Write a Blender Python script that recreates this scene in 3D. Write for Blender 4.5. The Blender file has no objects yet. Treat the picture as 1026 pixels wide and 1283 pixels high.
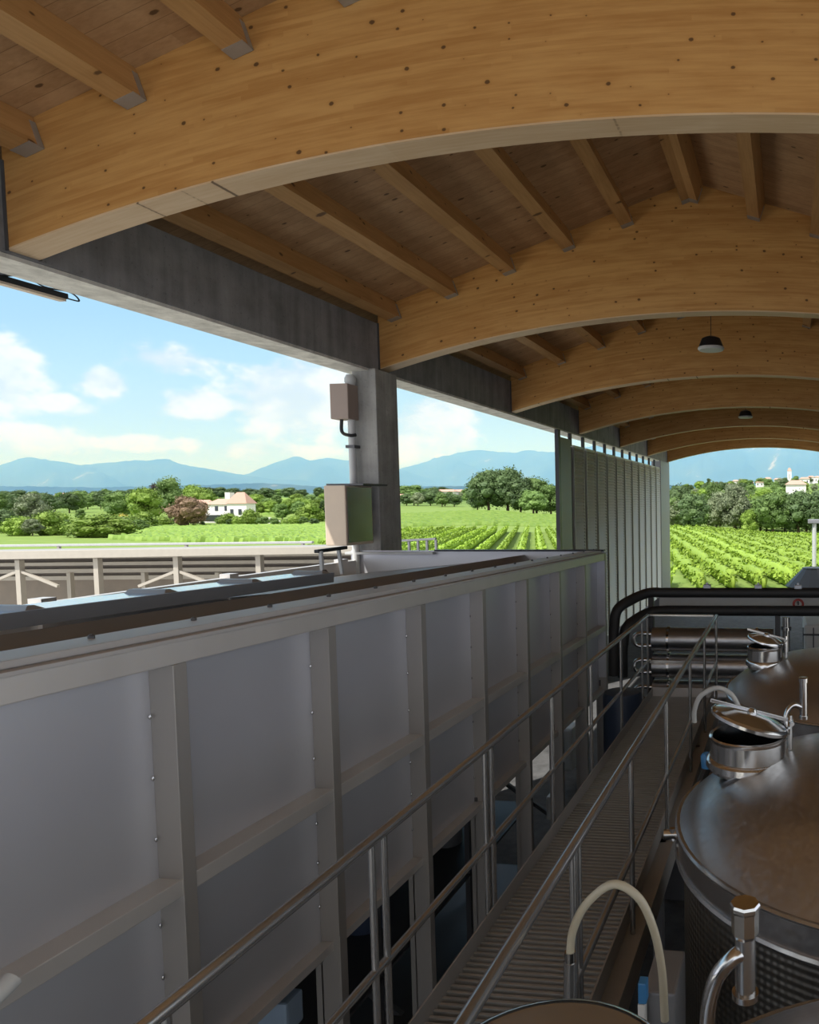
import bpy, bmesh, math, random
from mathutils import Vector, Matrix
import numpy as np
rnd = random.Random(7)
SC = bpy.context.scene
COL = SC.collection
H = 6.0                      # camera height above the hall floor; coordinates below are relative to the lens, z up

# ------------------------------------------------------------------ camera
F, PX, PY, YAW, PITCH, ROLL = 902.33, 881.9, 679.15, .116227, -.055897, -.0075828
cy_, sy_, cp_, sp_ = math.cos(YAW), math.sin(YAW), math.cos(PITCH), math.sin(PITCH)
c_fwd = Vector((-sy_*cp_, cy_*cp_, sp_)); r0 = Vector((cy_, sy_, 0)); u0 = r0.cross(c_fwd)
c_right = r0*math.cos(ROLL)+u0*math.sin(ROLL); c_up = -r0*math.sin(ROLL)+u0*math.cos(ROLL)
cam_d = bpy.data.cameras.new('camera'); cam = bpy.data.objects.new('camera', cam_d); COL.objects.link(cam)
M = Matrix((c_right, c_up, -c_fwd)).transposed().to_4x4(); M.translation = (0, 0, H)
cam.matrix_world = M
cam_d.sensor_fit = 'HORIZONTAL'; cam_d.sensor_width = 36; cam_d.lens = F/1026*36
cam_d.shift_x = (513-PX)/1026; cam_d.shift_y = (PY-641.5)/1026
cam_d.clip_start = .05; cam_d.clip_end = 30000
SC.camera = cam

def ray(x, y):
    return c_right*((x-PX)/F)-c_up*((y-PY)/F)+c_fwd
def at(x, y, axis, val):               # point of the place seen at a pixel, on the plane axis = val
    d = ray(x, y); return d*(val/d[axis])

# ------------------------------------------------------------------ sky, sun, exposure
SKY_STRENGTH = 1.0
SUN_STRENGTH = 4.8
EXPOSURE = 0.33
SUN_DIR = Vector((-.45, -.60, 1.15)).normalized()       # towards the sun
SC.view_settings.view_transform = 'Standard'; SC.view_settings.look = 'None'
SC.view_settings.gamma = 1; SC.view_settings.use_curve_mapping = False; SC.view_settings.exposure = EXPOSURE
sun_d = bpy.data.lights.new('sun', 'SUN'); sun_d.energy = SUN_STRENGTH; sun_d.angle = math.radians(.6); sun_d.color = (1, .96, .90)
sun = bpy.data.objects.new('sun', sun_d); COL.objects.link(sun)
sun.rotation_mode = 'QUATERNION'; sun.rotation_quaternion = SUN_DIR.to_track_quat('Z', 'Y'); sun.location = (40, -60, 90)

class NT:
    """terse node-tree writer"""
    def __init__(s, tree): s.t = tree; s.n = tree.nodes; s.l = tree.links; s.n.clear()
    def new(s, typ, **kw):
        nd = s.n.new(typ)
        for k, v in kw.items(): setattr(nd, k, v)
        return nd
    def put(s, sock, v):
        if isinstance(v, bpy.types.NodeSocket): s.l.new(v, sock)
        elif v is not None:
            if sock.type == 'RGBA' and len(v) == 3: v = (*v, 1)
            sock.default_value = v
    def math(s, op, a, b=None, c=None, clamp=False):
        nd = s.new('ShaderNodeMath', operation=op, use_clamp=clamp)
        for i, v in enumerate((a, b, c)): s.put(nd.inputs[i], v) if v is not None else None
        return nd.outputs[0]
    def vec(s, op, a, b=None, out=0):
        nd = s.new('ShaderNodeVectorMath', operation=op); s.put(nd.inputs[0], a)
        if b is not None: s.put(nd.inputs['Scale'] if op == 'SCALE' else nd.inputs[1], b)
        return nd.outputs[out]
    def comb(s, x, y, z):
        nd = s.new('ShaderNodeCombineXYZ')
        for i, v in enumerate((x, y, z)): s.put(nd.inputs[i], v)
        return nd.outputs[0]
    def sep(s, v): nd = s.new('ShaderNodeSeparateXYZ'); s.put(nd.inputs[0], v); return nd.outputs
    def noise(s, v, scale=5, detail=4, rough=.55, dim='3D'):
        nd = s.new('ShaderNodeTexNoise', noise_dimensions=dim); s.put(nd.inputs['Vector'], v)
        nd.inputs['Scale'].default_value = scale; nd.inputs['Detail'].default_value = detail; nd.inputs['Roughness'].default_value = rough
        return nd.outputs['Fac']
    def mix(s, f, a, b, mode='MIX'):
        nd = s.new('ShaderNodeMix', data_type='RGBA', blend_type=mode)
        s.put(nd.inputs['Factor'], f); s.put(nd.inputs['A'], a) if False else None
        ins = [i for i in nd.inputs if i.type == 'RGBA']; s.put(ins[0], a); s.put(ins[1], b)
        return [o for o in nd.outputs if o.type == 'RGBA'][0]
    def ramp(s, f, stops):
        nd = s.new('ShaderNodeValToRGB'); s.put(nd.inputs[0], f); e = nd.color_ramp.elements
        while len(e) < len(stops): e.new(.5)
        for el, (p, c) in zip(e, stops): el.position = p; el.color = (*c, 1) if len(c) == 3 else c
        return nd.outputs[0]
    def smooth(s, v, a, b, lo=0., hi=1.):
        nd = s.new('ShaderNodeMapRange', interpolation_type='SMOOTHSTEP'); s.put(nd.inputs[0], v)
        for i, q in enumerate((a, b, lo, hi)): nd.inputs[i+1].default_value = q
        return nd.outputs[0]

w = bpy.data.worlds.new('sky'); SC.world = w; w.use_nodes = True
t = NT(w.node_tree)
gen = t.new('ShaderNodeTexCoord').outputs['Generated']
dz = t.sep(gen)[2]
base = t.ramp(t.math('ABSOLUTE', dz), [(0, (.60, .74, .84)), (.07, (.49, .70, .86)), (.22, (.35, .60, .80)), (.6, (.34, .58, .86)), (1, (.34, .56, .84))])
wn = t.noise(t.vec('MULTIPLY', gen, (1, 1, 1.6)), 16, 8, .6)
wl = t.noise(t.vec('MULTIPLY', gen, (1, 1, 2.5)), 5, 5, .55)
mask = None
# cumulus banks: (pixel x, y, half width, half height, weight)
for (bx, by, rx, ry, wt) in [(0, 470, 45, 45, 1.), (130, 480, 30, 22, 1.), (75, 505, 40, 14, .7), (210, 450, 70, 24, .9), (250, 508, 52, 24, 1.),
                             (375, 500, 95, 62, 1.15), (20, 550, 90, 20, 1.0), (180, 556, 110, 12, .8), (345, 564, 130, 18, .8), (540, 540, 90, 60, .95), (640, 520, 60, 22, .7)]:
    d = ray(bx, by).normalized()
    sx = rx/F*.72; sz = ry/F*.8
    rt = d.cross(Vector((0, 0, 1))).normalized(); up = rt.cross(d)
    a = t.math('DIVIDE', t.vec('DOT_PRODUCT', gen, rt, 1), sx)
    q = t.vec('SUBTRACT', gen, tuple(d))
    b = t.math('DIVIDE', t.vec('DOT_PRODUCT', q, up, 1), sz)
    r2 = t.math('ADD', t.math('MULTIPLY', a, a), t.math('MULTIPLY', b, b))
    g = t.math('MULTIPLY', t.math('POWER', 2.718, t.math('MULTIPLY', r2, -.7)), wt)
    fr = t.vec('DOT_PRODUCT', gen, tuple(d), 1)
    g = t.math('MULTIPLY', g, t.math('GREATER_THAN', fr, .3))
    mask = g if mask is None else t.math('MAXIMUM', mask, g)
m1 = t.math('ADD', mask, t.math('MULTIPLY', t.math('SUBTRACT', wn, .5), 1.5))
cm = t.smooth(m1, .46, .80)
hi = t.smooth(t.math('ADD', wl, t.math('MULTIPLY', dz, .12)), .5, .66)       # broken cloud over the rest of the dome
gx, gy, _ = t.sep(gen)
back = t.math('MAXIMUM', t.smooth(gx, .2, .5), t.smooth(t.math('MULTIPLY', gy, -1), .1, .5))   # unseen sky brightened behind and right, added to light the hall
side = t.math('MAXIMUM', t.smooth(dz, .28, .5), back)
cm = t.math('MAXIMUM', cm, t.math('MULTIPLY', t.math('MAXIMUM', hi, t.math('MULTIPLY', back, .95)), side))
ccol = t.mix(t.smooth(wn, .38, .62), (.60, .70, .80), (.83, .87, .91))
ccol = t.mix(side, ccol, (1.08, 1.07, 1.05))  # extra white put into the unseen upper and rear sky to lift the interior
skyc = t.mix(t.math('MULTIPLY', cm, .85), base, ccol)
skyc = t.mix(1, skyc, t.mix(t.smooth(dz, .0, .13), (1.0, 1.06, 1.36), (1, 1, 1)), 'MULTIPLY')
bg = t.new('ShaderNodeBackground'); t.put(bg.inputs[0], skyc); bg.inputs[1].default_value = SKY_STRENGTH
t.l.new(bg.outputs[0], t.new('ShaderNodeOutputWorld').inputs[0])

# ------------------------------------------------------------------ materials
def material(name):
    m = bpy.data.materials.new(name); m.use_nodes = True; t = NT(m.node_tree)
    out = t.new('ShaderNodeOutputMaterial'); b = t.new('ShaderNodeBsdfPrincipled'); t.l.new(b.outputs[0], out.inputs[0])
    return m, t, b
def plain(name, col, rough=.5, metal=0., var=.12, scale=6, bump=0., bscale=40, spec=.5, stretch=(1, 1, 1)):
    m, t, b = material(name)
    co = t.vec('MULTIPLY', t.new('ShaderNodeTexCoord').outputs['Object'], stretch)
    n = t.noise(co, scale, 4)
    k = t.math('ADD', t.math('MULTIPLY', t.math('SUBTRACT', n, .5), 2*var), 1)
    c = t.vec('SCALE', tuple(col), k)
    t.put(b.inputs['Base Color'], c); b.inputs['Metallic'].default_value = metal
    t.put(b.inputs['Roughness'], t.math('ADD', t.math('MULTIPLY', t.math('SUBTRACT', n, .5), .15), rough))
    b.inputs['Specular IOR Level'].default_value = spec
    if bump:
        bp = t.new('ShaderNodeBump'); bp.inputs['Strength'].default_value = bump; bp.inputs['Distance'].default_value = .01
        t.put(bp.inputs['Height'], t.noise(co, bscale, 3)); t.l.new(bp.outputs[0], b.inputs['Normal'])
    return m
def wood(name, kind, light=(.58, .325, .11), dark=(.43, .21, .06), board=.04):
    m, t, b = material(name)
    x, y, z = t.sep(t.new('ShaderNodeTexCoord').outputs['Object'])
    oi = t.new('ShaderNodeObjectInfo').outputs['Random']
    if kind == 'arch':   u, v, q = x, t.math('ADD', z, t.math('MULTIPLY', t.math('MULTIPLY', x, x), .5/19.5)), y
    elif kind == 'rafter': u, v, q = y, z, x
    else:                u, v, q = x, y, z
    u = t.math('ADD', u, t.math('MULTIPLY', oi, 60))
    uv = t.comb(u, v, q)
    lam = t.math('FLOOR', t.math('DIVIDE', v, board))
    wn1 = t.new('ShaderNodeTexWhiteNoise', noise_dimensions='2D'); t.put(wn1.inputs['Vector'], t.comb(lam, oi, 0))
    seg = t.math('FLOOR', t.math('ADD', t.math('DIVIDE', u, 2.7), t.math('MULTIPLY', wn1.outputs['Value'], 9)))
    wn2 = t.new('ShaderNodeTexWhiteNoise', noise_dimensions='2D'); t.put(wn2.inputs['Vector'], t.comb(lam, seg, 0))
    grain = t.noise(t.vec('MULTIPLY', uv, (2.2, 34, 34)), 1, 5, .6)
    broad = t.noise(t.vec('MULTIPLY', uv, (1.2, 6, 6)), 1, 3, .5)
    f = t.math('ADD', t.math('MULTIPLY', grain, .55), t.math('MULTIPLY', broad, .5))
    f = t.math('ADD', f, t.math('MULTIPLY', t.math('SUBTRACT', wn2.outputs['Value'], .5), .17))
    c = t.mix(t.smooth(f, .3, .75), dark, light)
    edge = t.math('ABSOLUTE', t.math('SUBTRACT', t.math('FRACT', t.math('DIVIDE', v, board)), .5))
    if kind == 'deck': c = t.mix(t.math('MULTIPLY', t.smooth(edge, .47, .5), .7), c, (.12, .065, .03))
    # knots
    kv = t.vec('MULTIPLY', uv, (2.9, 3.9, 0) if kind == 'arch' else ((1.7, 3.4, 0) if kind == 'deck' else (2.0, 3.0, 0)))
    vo = t.new('ShaderNodeTexVoronoi', voronoi_dimensions='2D', feature='F1'); t.put(vo.inputs['Vector'], kv); vo.inputs['Scale'].default_value = 1
    rs = t.sep(vo.outputs['Color'])
    size = t.math('ADD', t.math('MULTIPLY', rs[0], .085), -.016)
    wob = t.math('MULTIPLY', t.noise(uv, 30, 2), .04)
    dk = t.math('SUBTRACT', t.math('ADD', vo.outputs['Distance'], wob), t.math('ADD', size, .02))
    kn = t.smooth(dk, -.012, .022, 1, 0)
    halo = t.smooth(dk, 0, .13, .35, 0)
    c = t.mix(halo, c, dark); c = t.mix(t.math('MULTIPLY', kn, .85), c, (.07, .032, .012))
    t.put(b.inputs['Base Color'], c); b.inputs['Roughness'].default_value = .55; b.inputs['Specular IOR Level'].default_value = .3
    bp = t.new('ShaderNodeBump'); bp.inputs['Strength'].default_value = .15; bp.inputs['Distance'].default_value = .004
    t.put(bp.inputs['Height'], grain); t.l.new(bp.outputs[0], b.inputs['Normal'])
    return m
MAT = {}
MAT['arch'] = wood('glulam arch timber', 'arch')
MAT['rafter'] = wood('rafter timber', 'rafter', (.48, .28, .115), (.35, .19, .07), .2)
MAT['deck'] = wood('ceiling boards', 'deck', (.50, .32, .175), (.37, .22, .11), .16)
MAT['lit_soffit'] = wood('pale lamella with painted soffit light', 'arch', (.66, .50, .33), (.56, .39, .23), .04)  # paler timber tone, also carrying the bounce light on the arch underside
MAT['galv'] = plain('galvanised bracket steel', (.42, .44, .47), .45, .7)
MAT['dark_steel'] = plain('dark weathered steel', (.10, .10, .105), .5, .4)
MAT['frame_steel'] = plain('dull stainless frame', (.62, .595, .565), .46, .5, .10, 3, stretch=(1, 1, .3))
MAT['panel_steel'] = plain('dull stainless sheet', (.58, .585, .62), .40, .5, .10, .9, .03, 3)
MAT['post_steel'] = plain('dull stainless post', (.38, .36, .335), .46, .5, .10, 3, stretch=(1, 1, .3))
MAT['inner_steel'] = plain('smooth stainless trough sheet', (.28, .27, .26), .5, .5, .05, 1)
MAT['flange_steel'] = plain('bright rim steel', (.46, .445, .43), .5, .2, .06, 3)
MAT['door_steel'] = plain('satin cabinet door', (.24, .24, .23), .2, .9, .05, 2)
MAT['lid_steel'] = plain('mirror sheet with painted sky tint', (.50, .66, .88), .12, 1, .0, .2)  # blue in the base colour stands in for the reflected sky
MAT['lid_flange'] = plain('lid flange steel', (.24, .24, .25), .5, .2, .05, 3)
MAT['rail_steel'] = plain('satin stainless tube', (.47, .47, .47), .2, .85, .0, .2)
MAT['polish'] = plain('polished stainless', (.62, .615, .61), .17, 1, .0, .2)
MAT['stringer'] = plain('galvanised channel', (.34, .33, .315), .6, .1)
MAT['grate'] = plain('grating bars', (.42, .42, .41), .5, .35)
MAT['black'] = plain('black foam pipe insulation', (.012, .012, .012), .6, 0, .2, 8, .15, 60)
MAT['black_paint'] = plain('black painted metal', (.018, .018, .02), .45, .2)
MAT['grey_paint'] = plain('grey painted metal', (.22, .225, .24), .5, .1)
MAT['light_grey'] = plain('light grey enamel', (.52, .53, .52), .5, 0)
MAT['louver'] = plain('grey green aluminium slats', (.56, .55, .475), .5, .2, .1, 2)
MAT['beige'] = plain('beige painted cabinet', (.64, .52, .40), .5, 0, .06)
MAT['taupe'] = plain('taupe painted box', (.32, .25, .21), .55, 0, .06)
MAT['roof_sheet'] = plain('weathered roof sheet', (.30, .285, .26), .6, 0, .15, 1.5)
MAT['cream'] = plain('cream painted steel', (.40, .365, .31), .5, 0, .1)
MAT['brown_slab'] = plain('brown sheeting', (.20, .165, .13), .6, 0, .2, 3)
MAT['white'] = plain('white plastic', (.75, .75, .73), .45, 0, .05)
MAT['blue'] = plain('blue plastic', (.05, .22, .48), .4, 0, .08)
MAT['pale_blue'] = plain('pale blue plastic film', (.40, .52, .66), .4, 0, .1)
MAT['dark_blue'] = plain('dark blue drum', (.035, .055, .10), .45, 0, .1)
MAT['red'] = plain('red valve wheel', (.38, .05, .04), .4, 0, .05)
MAT['stucco'] = plain('white stucco', (.78, .76, .72), .8, 0, .05)
MAT['roof_tile'] = plain('terracotta tiles', (.48, .29, .22), .8, 0, .25, 2)
MAT['window_dark'] = plain('dark window glass', (.03, .035, .04), .1, 0, .1)
MAT['bark'] = plain('bark', (.12, .085, .055), .9, 0, .3, 4)
MAT['rubber'] = plain('black rubber', (.02, .02, .02), .6)

def concrete(name, col, streak):
    m, t, b = material(name)
    co = t.new('ShaderNodeTexCoord').outputs['Object']
    n1 = t.noise(co, 2.2, 7, .6); n2 = t.noise(t.vec('MULTIPLY', co, (5, 5, .35)), 1, 5, .6); n3 = t.noise(co, 26, 5, .7)
    f = t.math('ADD', t.math('MULTIPLY', n1, .5), t.math('MULTIPLY', n2, .5))
    c = t.ramp(f, [(.28, tuple(q*.55 for q in col)), (.5, col), (.62, tuple(min(1, q*1.25) for q in col)), (.74, tuple(min(1, q*streak) for q in col))])
    c = t.mix(t.smooth(n3, .3, .42, .5, 0), c, tuple(q*.35 for q in col))
    t.put(b.inputs['Base Color'], c); b.inputs['Roughness'].default_value = .8; b.inputs['Specular IOR Level'].default_value = .25
    bp = t.new('ShaderNodeBump'); bp.inputs['Strength'].default_value = .3; bp.inputs['Distance'].default_value = .01
    t.put(bp.inputs['Height'], n3); t.l.new(bp.outputs[0], b.inputs['Normal'])
    return m
MAT['concrete'] = concrete('column concrete', (.36, .355, .335), 2.4)
MAT['beam_concrete'] = concrete('edge beam concrete', (.24, .24, .245), 1.5)
MAT['lit_underside'] = concrete('beam underside with painted daylight', (.64, .63, .59), 1.2)  # paler than the beam so the colour carries daylight on its underside
MAT['floor'] = concrete('hall floor concrete', (.10, .10, .10), 1.3)

def marbled(name, col, rough):           # stainless with the fine circular polish of wine tanks
    m, t, b = material(name)
    co = t.new('ShaderNodeTexCoord').outputs['Object']
    vo = t.new('ShaderNodeTexVoronoi', feature='F1'); t.put(vo.inputs['Vector'], co); vo.inputs['Scale'].default_value = 34
    n = t.noise(co, 3, 4)
    t.put(b.inputs['Base Color'], t.vec('SCALE', col, t.math('ADD', .94, t.math('MULTIPLY', n, .12)))); b.inputs['Metallic'].default_value = 1
    t.put(b.inputs['Roughness'], t.math('ADD', t.math('MULTIPLY', vo.outputs['Distance'], .18), rough))
    bp = t.new('ShaderNodeBump'); bp.inputs['Strength'].default_value = .05; bp.inputs['Distance'].default_value = .003
    t.put(bp.inputs['Height'], vo.outputs['Distance']); t.l.new(bp.outputs[0], b.inputs['Normal'])
    return m
MAT['tank'] = marbled('marbled stainless', (.47, .465, .47), .27)
def dimpled():
    m, t, b = material('dimple cooling jacket')
    x, y, z = t.sep(t.new('ShaderNodeTexCoord').outputs['Object'])
    ang = t.math('MULTIPLY', t.math('ARCTAN2', y, x), 1.15*27)
    br = t.math('MULTIPLY', t.math('SINE', t.math('MULTIPLY', t.math('ADD', ang, t.math('MULTIPLY', z, 27)), 3.14)), t.math('SINE', t.math('MULTIPLY', t.math('SUBTRACT', ang, t.math('MULTIPLY', z, 27)), 3.14)))
    b.inputs['Base Color'].default_value = (.22, .21, .19, 1); b.inputs['Metallic'].default_value = .9; b.inputs['Roughness'].default_value = .42
    bp = t.new('ShaderNodeBump'); bp.inputs['Strength'].default_value = .4; bp.inputs['Distance'].default_value = .007
    t.put(bp.inputs['Height'], br); t.l.new(bp.outputs[0], b.inputs['Normal'])
    return m
MAT['dimple'] = dimpled()
def hose_mat():
    m, t, b = material('translucent hose')
    b.inputs['Base Color'].default_value = (.62, .57, .43, 1); b.inputs['Roughness'].default_value = .3
    b.inputs['Transmission Weight'].default_value = .25; b.inputs['Subsurface Weight'].default_value = 0
    return m
MAT['hose'] = hose_mat()
def foliage(name, c1, c2, trans=.35):
    m, t, b = material(name)
    oi = t.new('ShaderNodeObjectInfo').outputs['Random']
    n = t.noise(t.new('ShaderNodeTexCoord').outputs['Object'], .9, 3)
    ri = t.new('ShaderNodeNewGeometry').outputs['Random Per Island']
    f = t.math('ADD', t.math('MULTIPLY', n, .5), t.math('MULTIPLY', ri, .5))
    c = t.mix(f, c1, c2)
    k = t.math('ADD', .78, t.math('MULTIPLY', oi, .44))
    t.put(b.inputs['Base Color'], t.vec('SCALE', c, k)); b.inputs['Roughness'].default_value = .6; b.inputs['Specular IOR Level'].default_value = .2
    return m
MAT['leaf_dark'] = foliage('dark tree foliage', (0.04, 0.075, 0.03), (0.115, 0.17, 0.06))
MAT['leaf_mid'] = foliage('green tree foliage', (0.065, 0.12, 0.03), (0.17, 0.26, 0.07))
MAT['leaf_olive'] = foliage('silvery tree foliage', (0.11, 0.14, 0.075), (0.24, 0.28, 0.155))
MAT['leaf_bright'] = foliage('bright tree foliage', (0.1, 0.18, 0.025), (0.23, 0.32, 0.055))
MAT['leaf_red'] = foliage('reddish tree foliage', (0.1, 0.065, 0.04), (0.24, 0.16, 0.1))
MAT['leaf_yellow'] = foliage('yellow shrub foliage', (.36, .30, .05), (.55, .48, .1))
MAT['leaf_purple'] = foliage('purple leaved tree foliage', (.035, .03, .035), (.08, .06, .07))
MAT['vine'] = foliage('vine leaves', (0.11, 0.21, 0.015), (0.32, 0.44, 0.055))
MAT['vine_far'] = foliage('distant vine leaves', (0.12, 0.22, 0.03), (0.23, 0.33, 0.065))

# ------------------------------------------------------------------ mesh builder
class MB:
    def __init__(s): s.v = []; s.f = []
    def add(s, vs, fs):
        o = len(s.v); s.v += [tuple(q) for q in vs]; s.f += [tuple(i+o for i in f) for f in fs]; return s
    def box(s, x0, x1, y0, y1, z0, z1):
        if x0 > x1: x0, x1 = x1, x0
        if y0 > y1: y0, y1 = y1, y0
        if z0 > z1: z0, z1 = z1, z0
        return s.add([(x0, y0, z0), (x1, y0, z0), (x1, y1, z0), (x0, y1, z0), (x0, y0, z1), (x1, y0, z1), (x1, y1, z1), (x0, y1, z1)],
                     [(0, 3, 2, 1), (4, 5, 6, 7), (0, 1, 5, 4), (1, 2, 6, 5), (2, 3, 7, 6), (3, 0, 4, 7)])
    def hexa(s, a, b):                  # a, b: bottom and top rings of 4 points
        return s.add(list(a)+list(b), [(0, 3, 2, 1), (4, 5, 6, 7), (0, 1, 5, 4), (1, 2, 6, 5), (2, 3, 7, 6), (3, 0, 4, 7)])
    def bar(s, p, q, w, h, up=(0, 0, 1)):
        p, q = Vector(p), Vector(q); d = (q-p).normalized(); up = Vector(up)
        if abs(d.dot(up)) > .98: up = Vector((0, 1, 0))
        r = d.cross(up).normalized()*w/2; u = r.cross(d).normalized()*h/2
        return s.hexa([p-r-u, p+r-u, q+r-u, q-r-u], [p-r+u, p+r+u, q+r+u, q-r+u])
    def tube(s, pts, r, n=12, cap=True):
        pts = [Vector(p) for p in pts]; rs = r if isinstance(r, (list, tuple)) else [r]*len(pts)
        rings = []; ref = None
        for i, p in enumerate(pts):
            d = (pts[min(i+1, len(pts)-1)]-pts[max(i-1, 0)]).normalized()
            if ref is None:
                ref = Vector((0, 0, 1)) if abs(d.z) < .9 else Vector((0, 1, 0))
            a = (ref-d*ref.dot(d)).normalized(); ref = a; b = d.cross(a)
            rings.append([p+(a*math.cos(6.28318*k/n)+b*math.sin(6.28318*k/n))*rs[i] for k in range(n)])
        vs = [q for rg in rings for q in rg]; fs = []
        for i in range(len(rings)-1):
            for k in range(n):
                k2 = (k+1) % n; fs.append((i*n+k, i*n+k2, (i+1)*n+k2, (i+1)*n+k))
        if cap: fs += [tuple(range(n))[::-1], tuple((len(rings)-1)*n+k for k in range(n))]
        return s.add(vs, fs)
    def lathe(s, prof, c, n=48, tilt=None, cap=True):     # prof: (radius, z) list
        c = Vector(c); vs = []; fs = []
        for (r, z) in prof:
            for k in range(n):
                p = Vector((r*math.cos(6.283185*k/n), r*math.sin(6.283185*k/n), z))
                vs.append((tilt @ p if tilt else p)+c)
        for i in range(len(prof)-1):
            for k in range(n):
                k2 = (k+1) % n; fs.append((i*n+k, i*n+k2, (i+1)*n+k2, (i+1)*n+k))
        if cap:
            if prof[0][0] > 1e-4: fs.append(tuple(range(n))[::-1])
            if prof[-1][0] > 1e-4: fs.append(tuple((len(prof)-1)*n+k for k in range(n)))
        return s.add(vs, fs)
    def build(s, name, m, parent=None, smooth=False, bevel=0., origin=None, angle=40):
        V = np.array(s.v, float)
        if parent is not None:
            o = Vector(parent.location); pp = parent.parent
            while pp is not None: o = o+Vector(pp.location); pp = pp.parent
            o = o-Vector((0, 0, H))
        elif origin is not None: o = Vector(origin)
        else:
            lo, hi = V.min(0), V.max(0); o = Vector(((lo[0]+hi[0])/2, (lo[1]+hi[1])/2, lo[2]))
        me = bpy.data.meshes.new(name); me.from_pydata([tuple(q) for q in (V-np.array(o))], [], s.f)
        me.update(); me.materials.append(MAT[m])
        ob = bpy.data.objects.new(name, me); COL.objects.link(ob)
        if parent is not None: ob.parent = parent
        else: ob.location = (o[0], o[1], o[2]+H)
        bm = bmesh.new(); bm.from_mesh(me); bmesh.ops.recalc_face_normals(bm, faces=bm.faces)
        if bevel:
            bmesh.ops.bevel(bm, geom=[e for e in bm.edges if len(e.link_faces) == 2 and e.calc_face_angle(0) > .6], offset=bevel, segments=2, affect='EDGES', profile=.6)
        bm.to_mesh(me); bm.free()
        if smooth:
            me.shade_smooth() if hasattr(me, 'shade_smooth') else None
            try: me.set_sharp_from_angle(angle=math.radians(angle))
            except Exception: pass
        return ob
def tag(o, label=None, cat=None, group=None, kind=None):
    if label: o['label'] = label
    if cat: o['category'] = cat
    if group: o['group'] = group
    if kind: o['kind'] = kind
    return o
def thing(name, loc, label, cat, group=None):
    o = bpy.data.objects.new(name, None); COL.objects.link(o); o.empty_display_size = .1
    o.location = (loc[0], loc[1], loc[2]+H); return tag(o, label, cat, group)
def copy_tree(o, loc=None, label=None, group=None, parent=None, rz=None, scale=None):
    c = o.copy(); COL.objects.link(c)
    if parent is not None: c.parent = parent
    if loc is not None: c.location = (loc[0], loc[1], loc[2]+H)
    if rz is not None: c.rotation_euler = (0, 0, rz)
    if scale is not None: c.scale = scale if isinstance(scale, (tuple, list)) else (scale,)*3
    if label: c['label'] = label
    if group: c['group'] = group
    for ch in list(o.children): copy_tree(ch, parent=c)
    return c
ORD = ['first', 'second', 'third', 'fourth', 'fifth', 'sixth', 'seventh', 'eighth', 'ninth', 'tenth', 'eleventh', 'twelfth', 'thirteenth', 'fourteenth',
       'fifteenth', 'sixteenth', 'seventeenth', 'eighteenth', 'nineteenth', 'twentieth', 'twenty-first', 'twenty-second', 'twenty-third', 'twenty-fourth', 'twenty-fifth', 'twenty-sixth']
def bez(pts, n=10):                      # Catmull-Rom through points
    pts = [Vector(p) for p in pts]; P = [pts[0]*2-pts[1]]+pts+[pts[-1]*2-pts[-2]]; out = []
    for i in range(1, len(P)-2):
        for k in range(n):
            s = k/n; a, b, c, d = P[i-1:i+3]
            out.append(.5*((2*b)+(c-a)*s+(2*a-5*b+4*c-d)*s*s+(3*b-a-3*c+d)*s**3))
    return out+[pts[-1]]

# ------------------------------------------------------------------ terrain
YH = 628.
def tan_of(px): d = ray(px, YH); return d.x/d.y
TAB = {-400: [(40, -6), (100, -6), (300, -5), (600, 3), (1500, 25), (3500, 65)],
       0:   [(40, -6), (100, -6), (200, -6.2), (300, -5.6), (500, -4), (900, 6), (1500, 20), (3500, 62)],
       200: [(40, -6), (100, -6), (250, -8.5), (320, -8.0), (420, -5), (560, 1), (900, 9), (1500, 20), (3500, 62)],
       330: [(40, -6), (100, -6), (250, -8.5), (320, -8.6), (400, -6), (470, 1), (530, 5), (700, 4), (1500, 18), (3500, 60)],
       430: [(40, -6), (85, -6), (250, -8.5), (320, -8.0), (420, -2), (520, 4), (700, 4), (1500, 18), (3500, 60)],
       500: [(40, -6), (85, -6.0), (160, -6.2), (240, -6.0), (320, -4.6), (370, -5), (700, 3), (1500, 22), (3500, 60)],
       600: [(40, -6), (85, -6.0), (160, -6.2), (240, -5.2), (310, -3.6), (370, -5), (700, 2), (1500, 18), (3500, 60)],
       700: [(40, -6), (85, -6.0), (160, -6.5), (240, -6.2), (300, -5.8), (370, -6), (700, 2), (1500, 18), (3500, 60)],
       840: [(40, -6), (60, -6), (100, -5.6), (150, -6.2), (170, -7.4), (220, -7), (320, -4), (450, 1), (700, 11), (900, 15), (1500, 20), (3500, 60)],
       1000: [(40, -6), (60, -6), (100, -6.2), (150, -8.0), (170, -9.0), (220, -8), (320, -4), (450, 2), (700, 17), (900, 19), (1500, 20), (3500, 60)],
       1300: [(40, -6), (60, -6), (100, -6.4), (150, -8.5), (220, -8), (320, -4), (450, 3), (700, 18), (900, 19), (1500, 20), (3500, 60)]}
TK = [(tan_of(k), v) for k, v in sorted(TAB.items())]
def ipl(tab, d):
    if d <= tab[0][0]: return tab[0][1]
    for (a, za), (b, zb) in zip(tab, tab[1:]):
        if d <= b:
            s = (d-a)/(b-a); return za+(zb-za)*s
    return tab[-1][1]
def ground(x, y):
    y = max(y, 1e-3); tn = x/y
    if y < 40: return -6.04
    i = 0
    if tn <= TK[0][0]: z = ipl(TK[0][1], y)
    elif tn >= TK[-1][0]: z = ipl(TK[-1][1], y)
    else:
        while TK[i+1][0] < tn: i += 1
        s = (tn-TK[i][0])/(TK[i+1][0]-TK[i][0]); s = s*s*(3-2*s)
        z = ipl(TK[i][1], y)*(1-s)+ipl(TK[i+1][1], y)*s
    return min(z, -6.04) if y < 45 else z-.04
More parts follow.
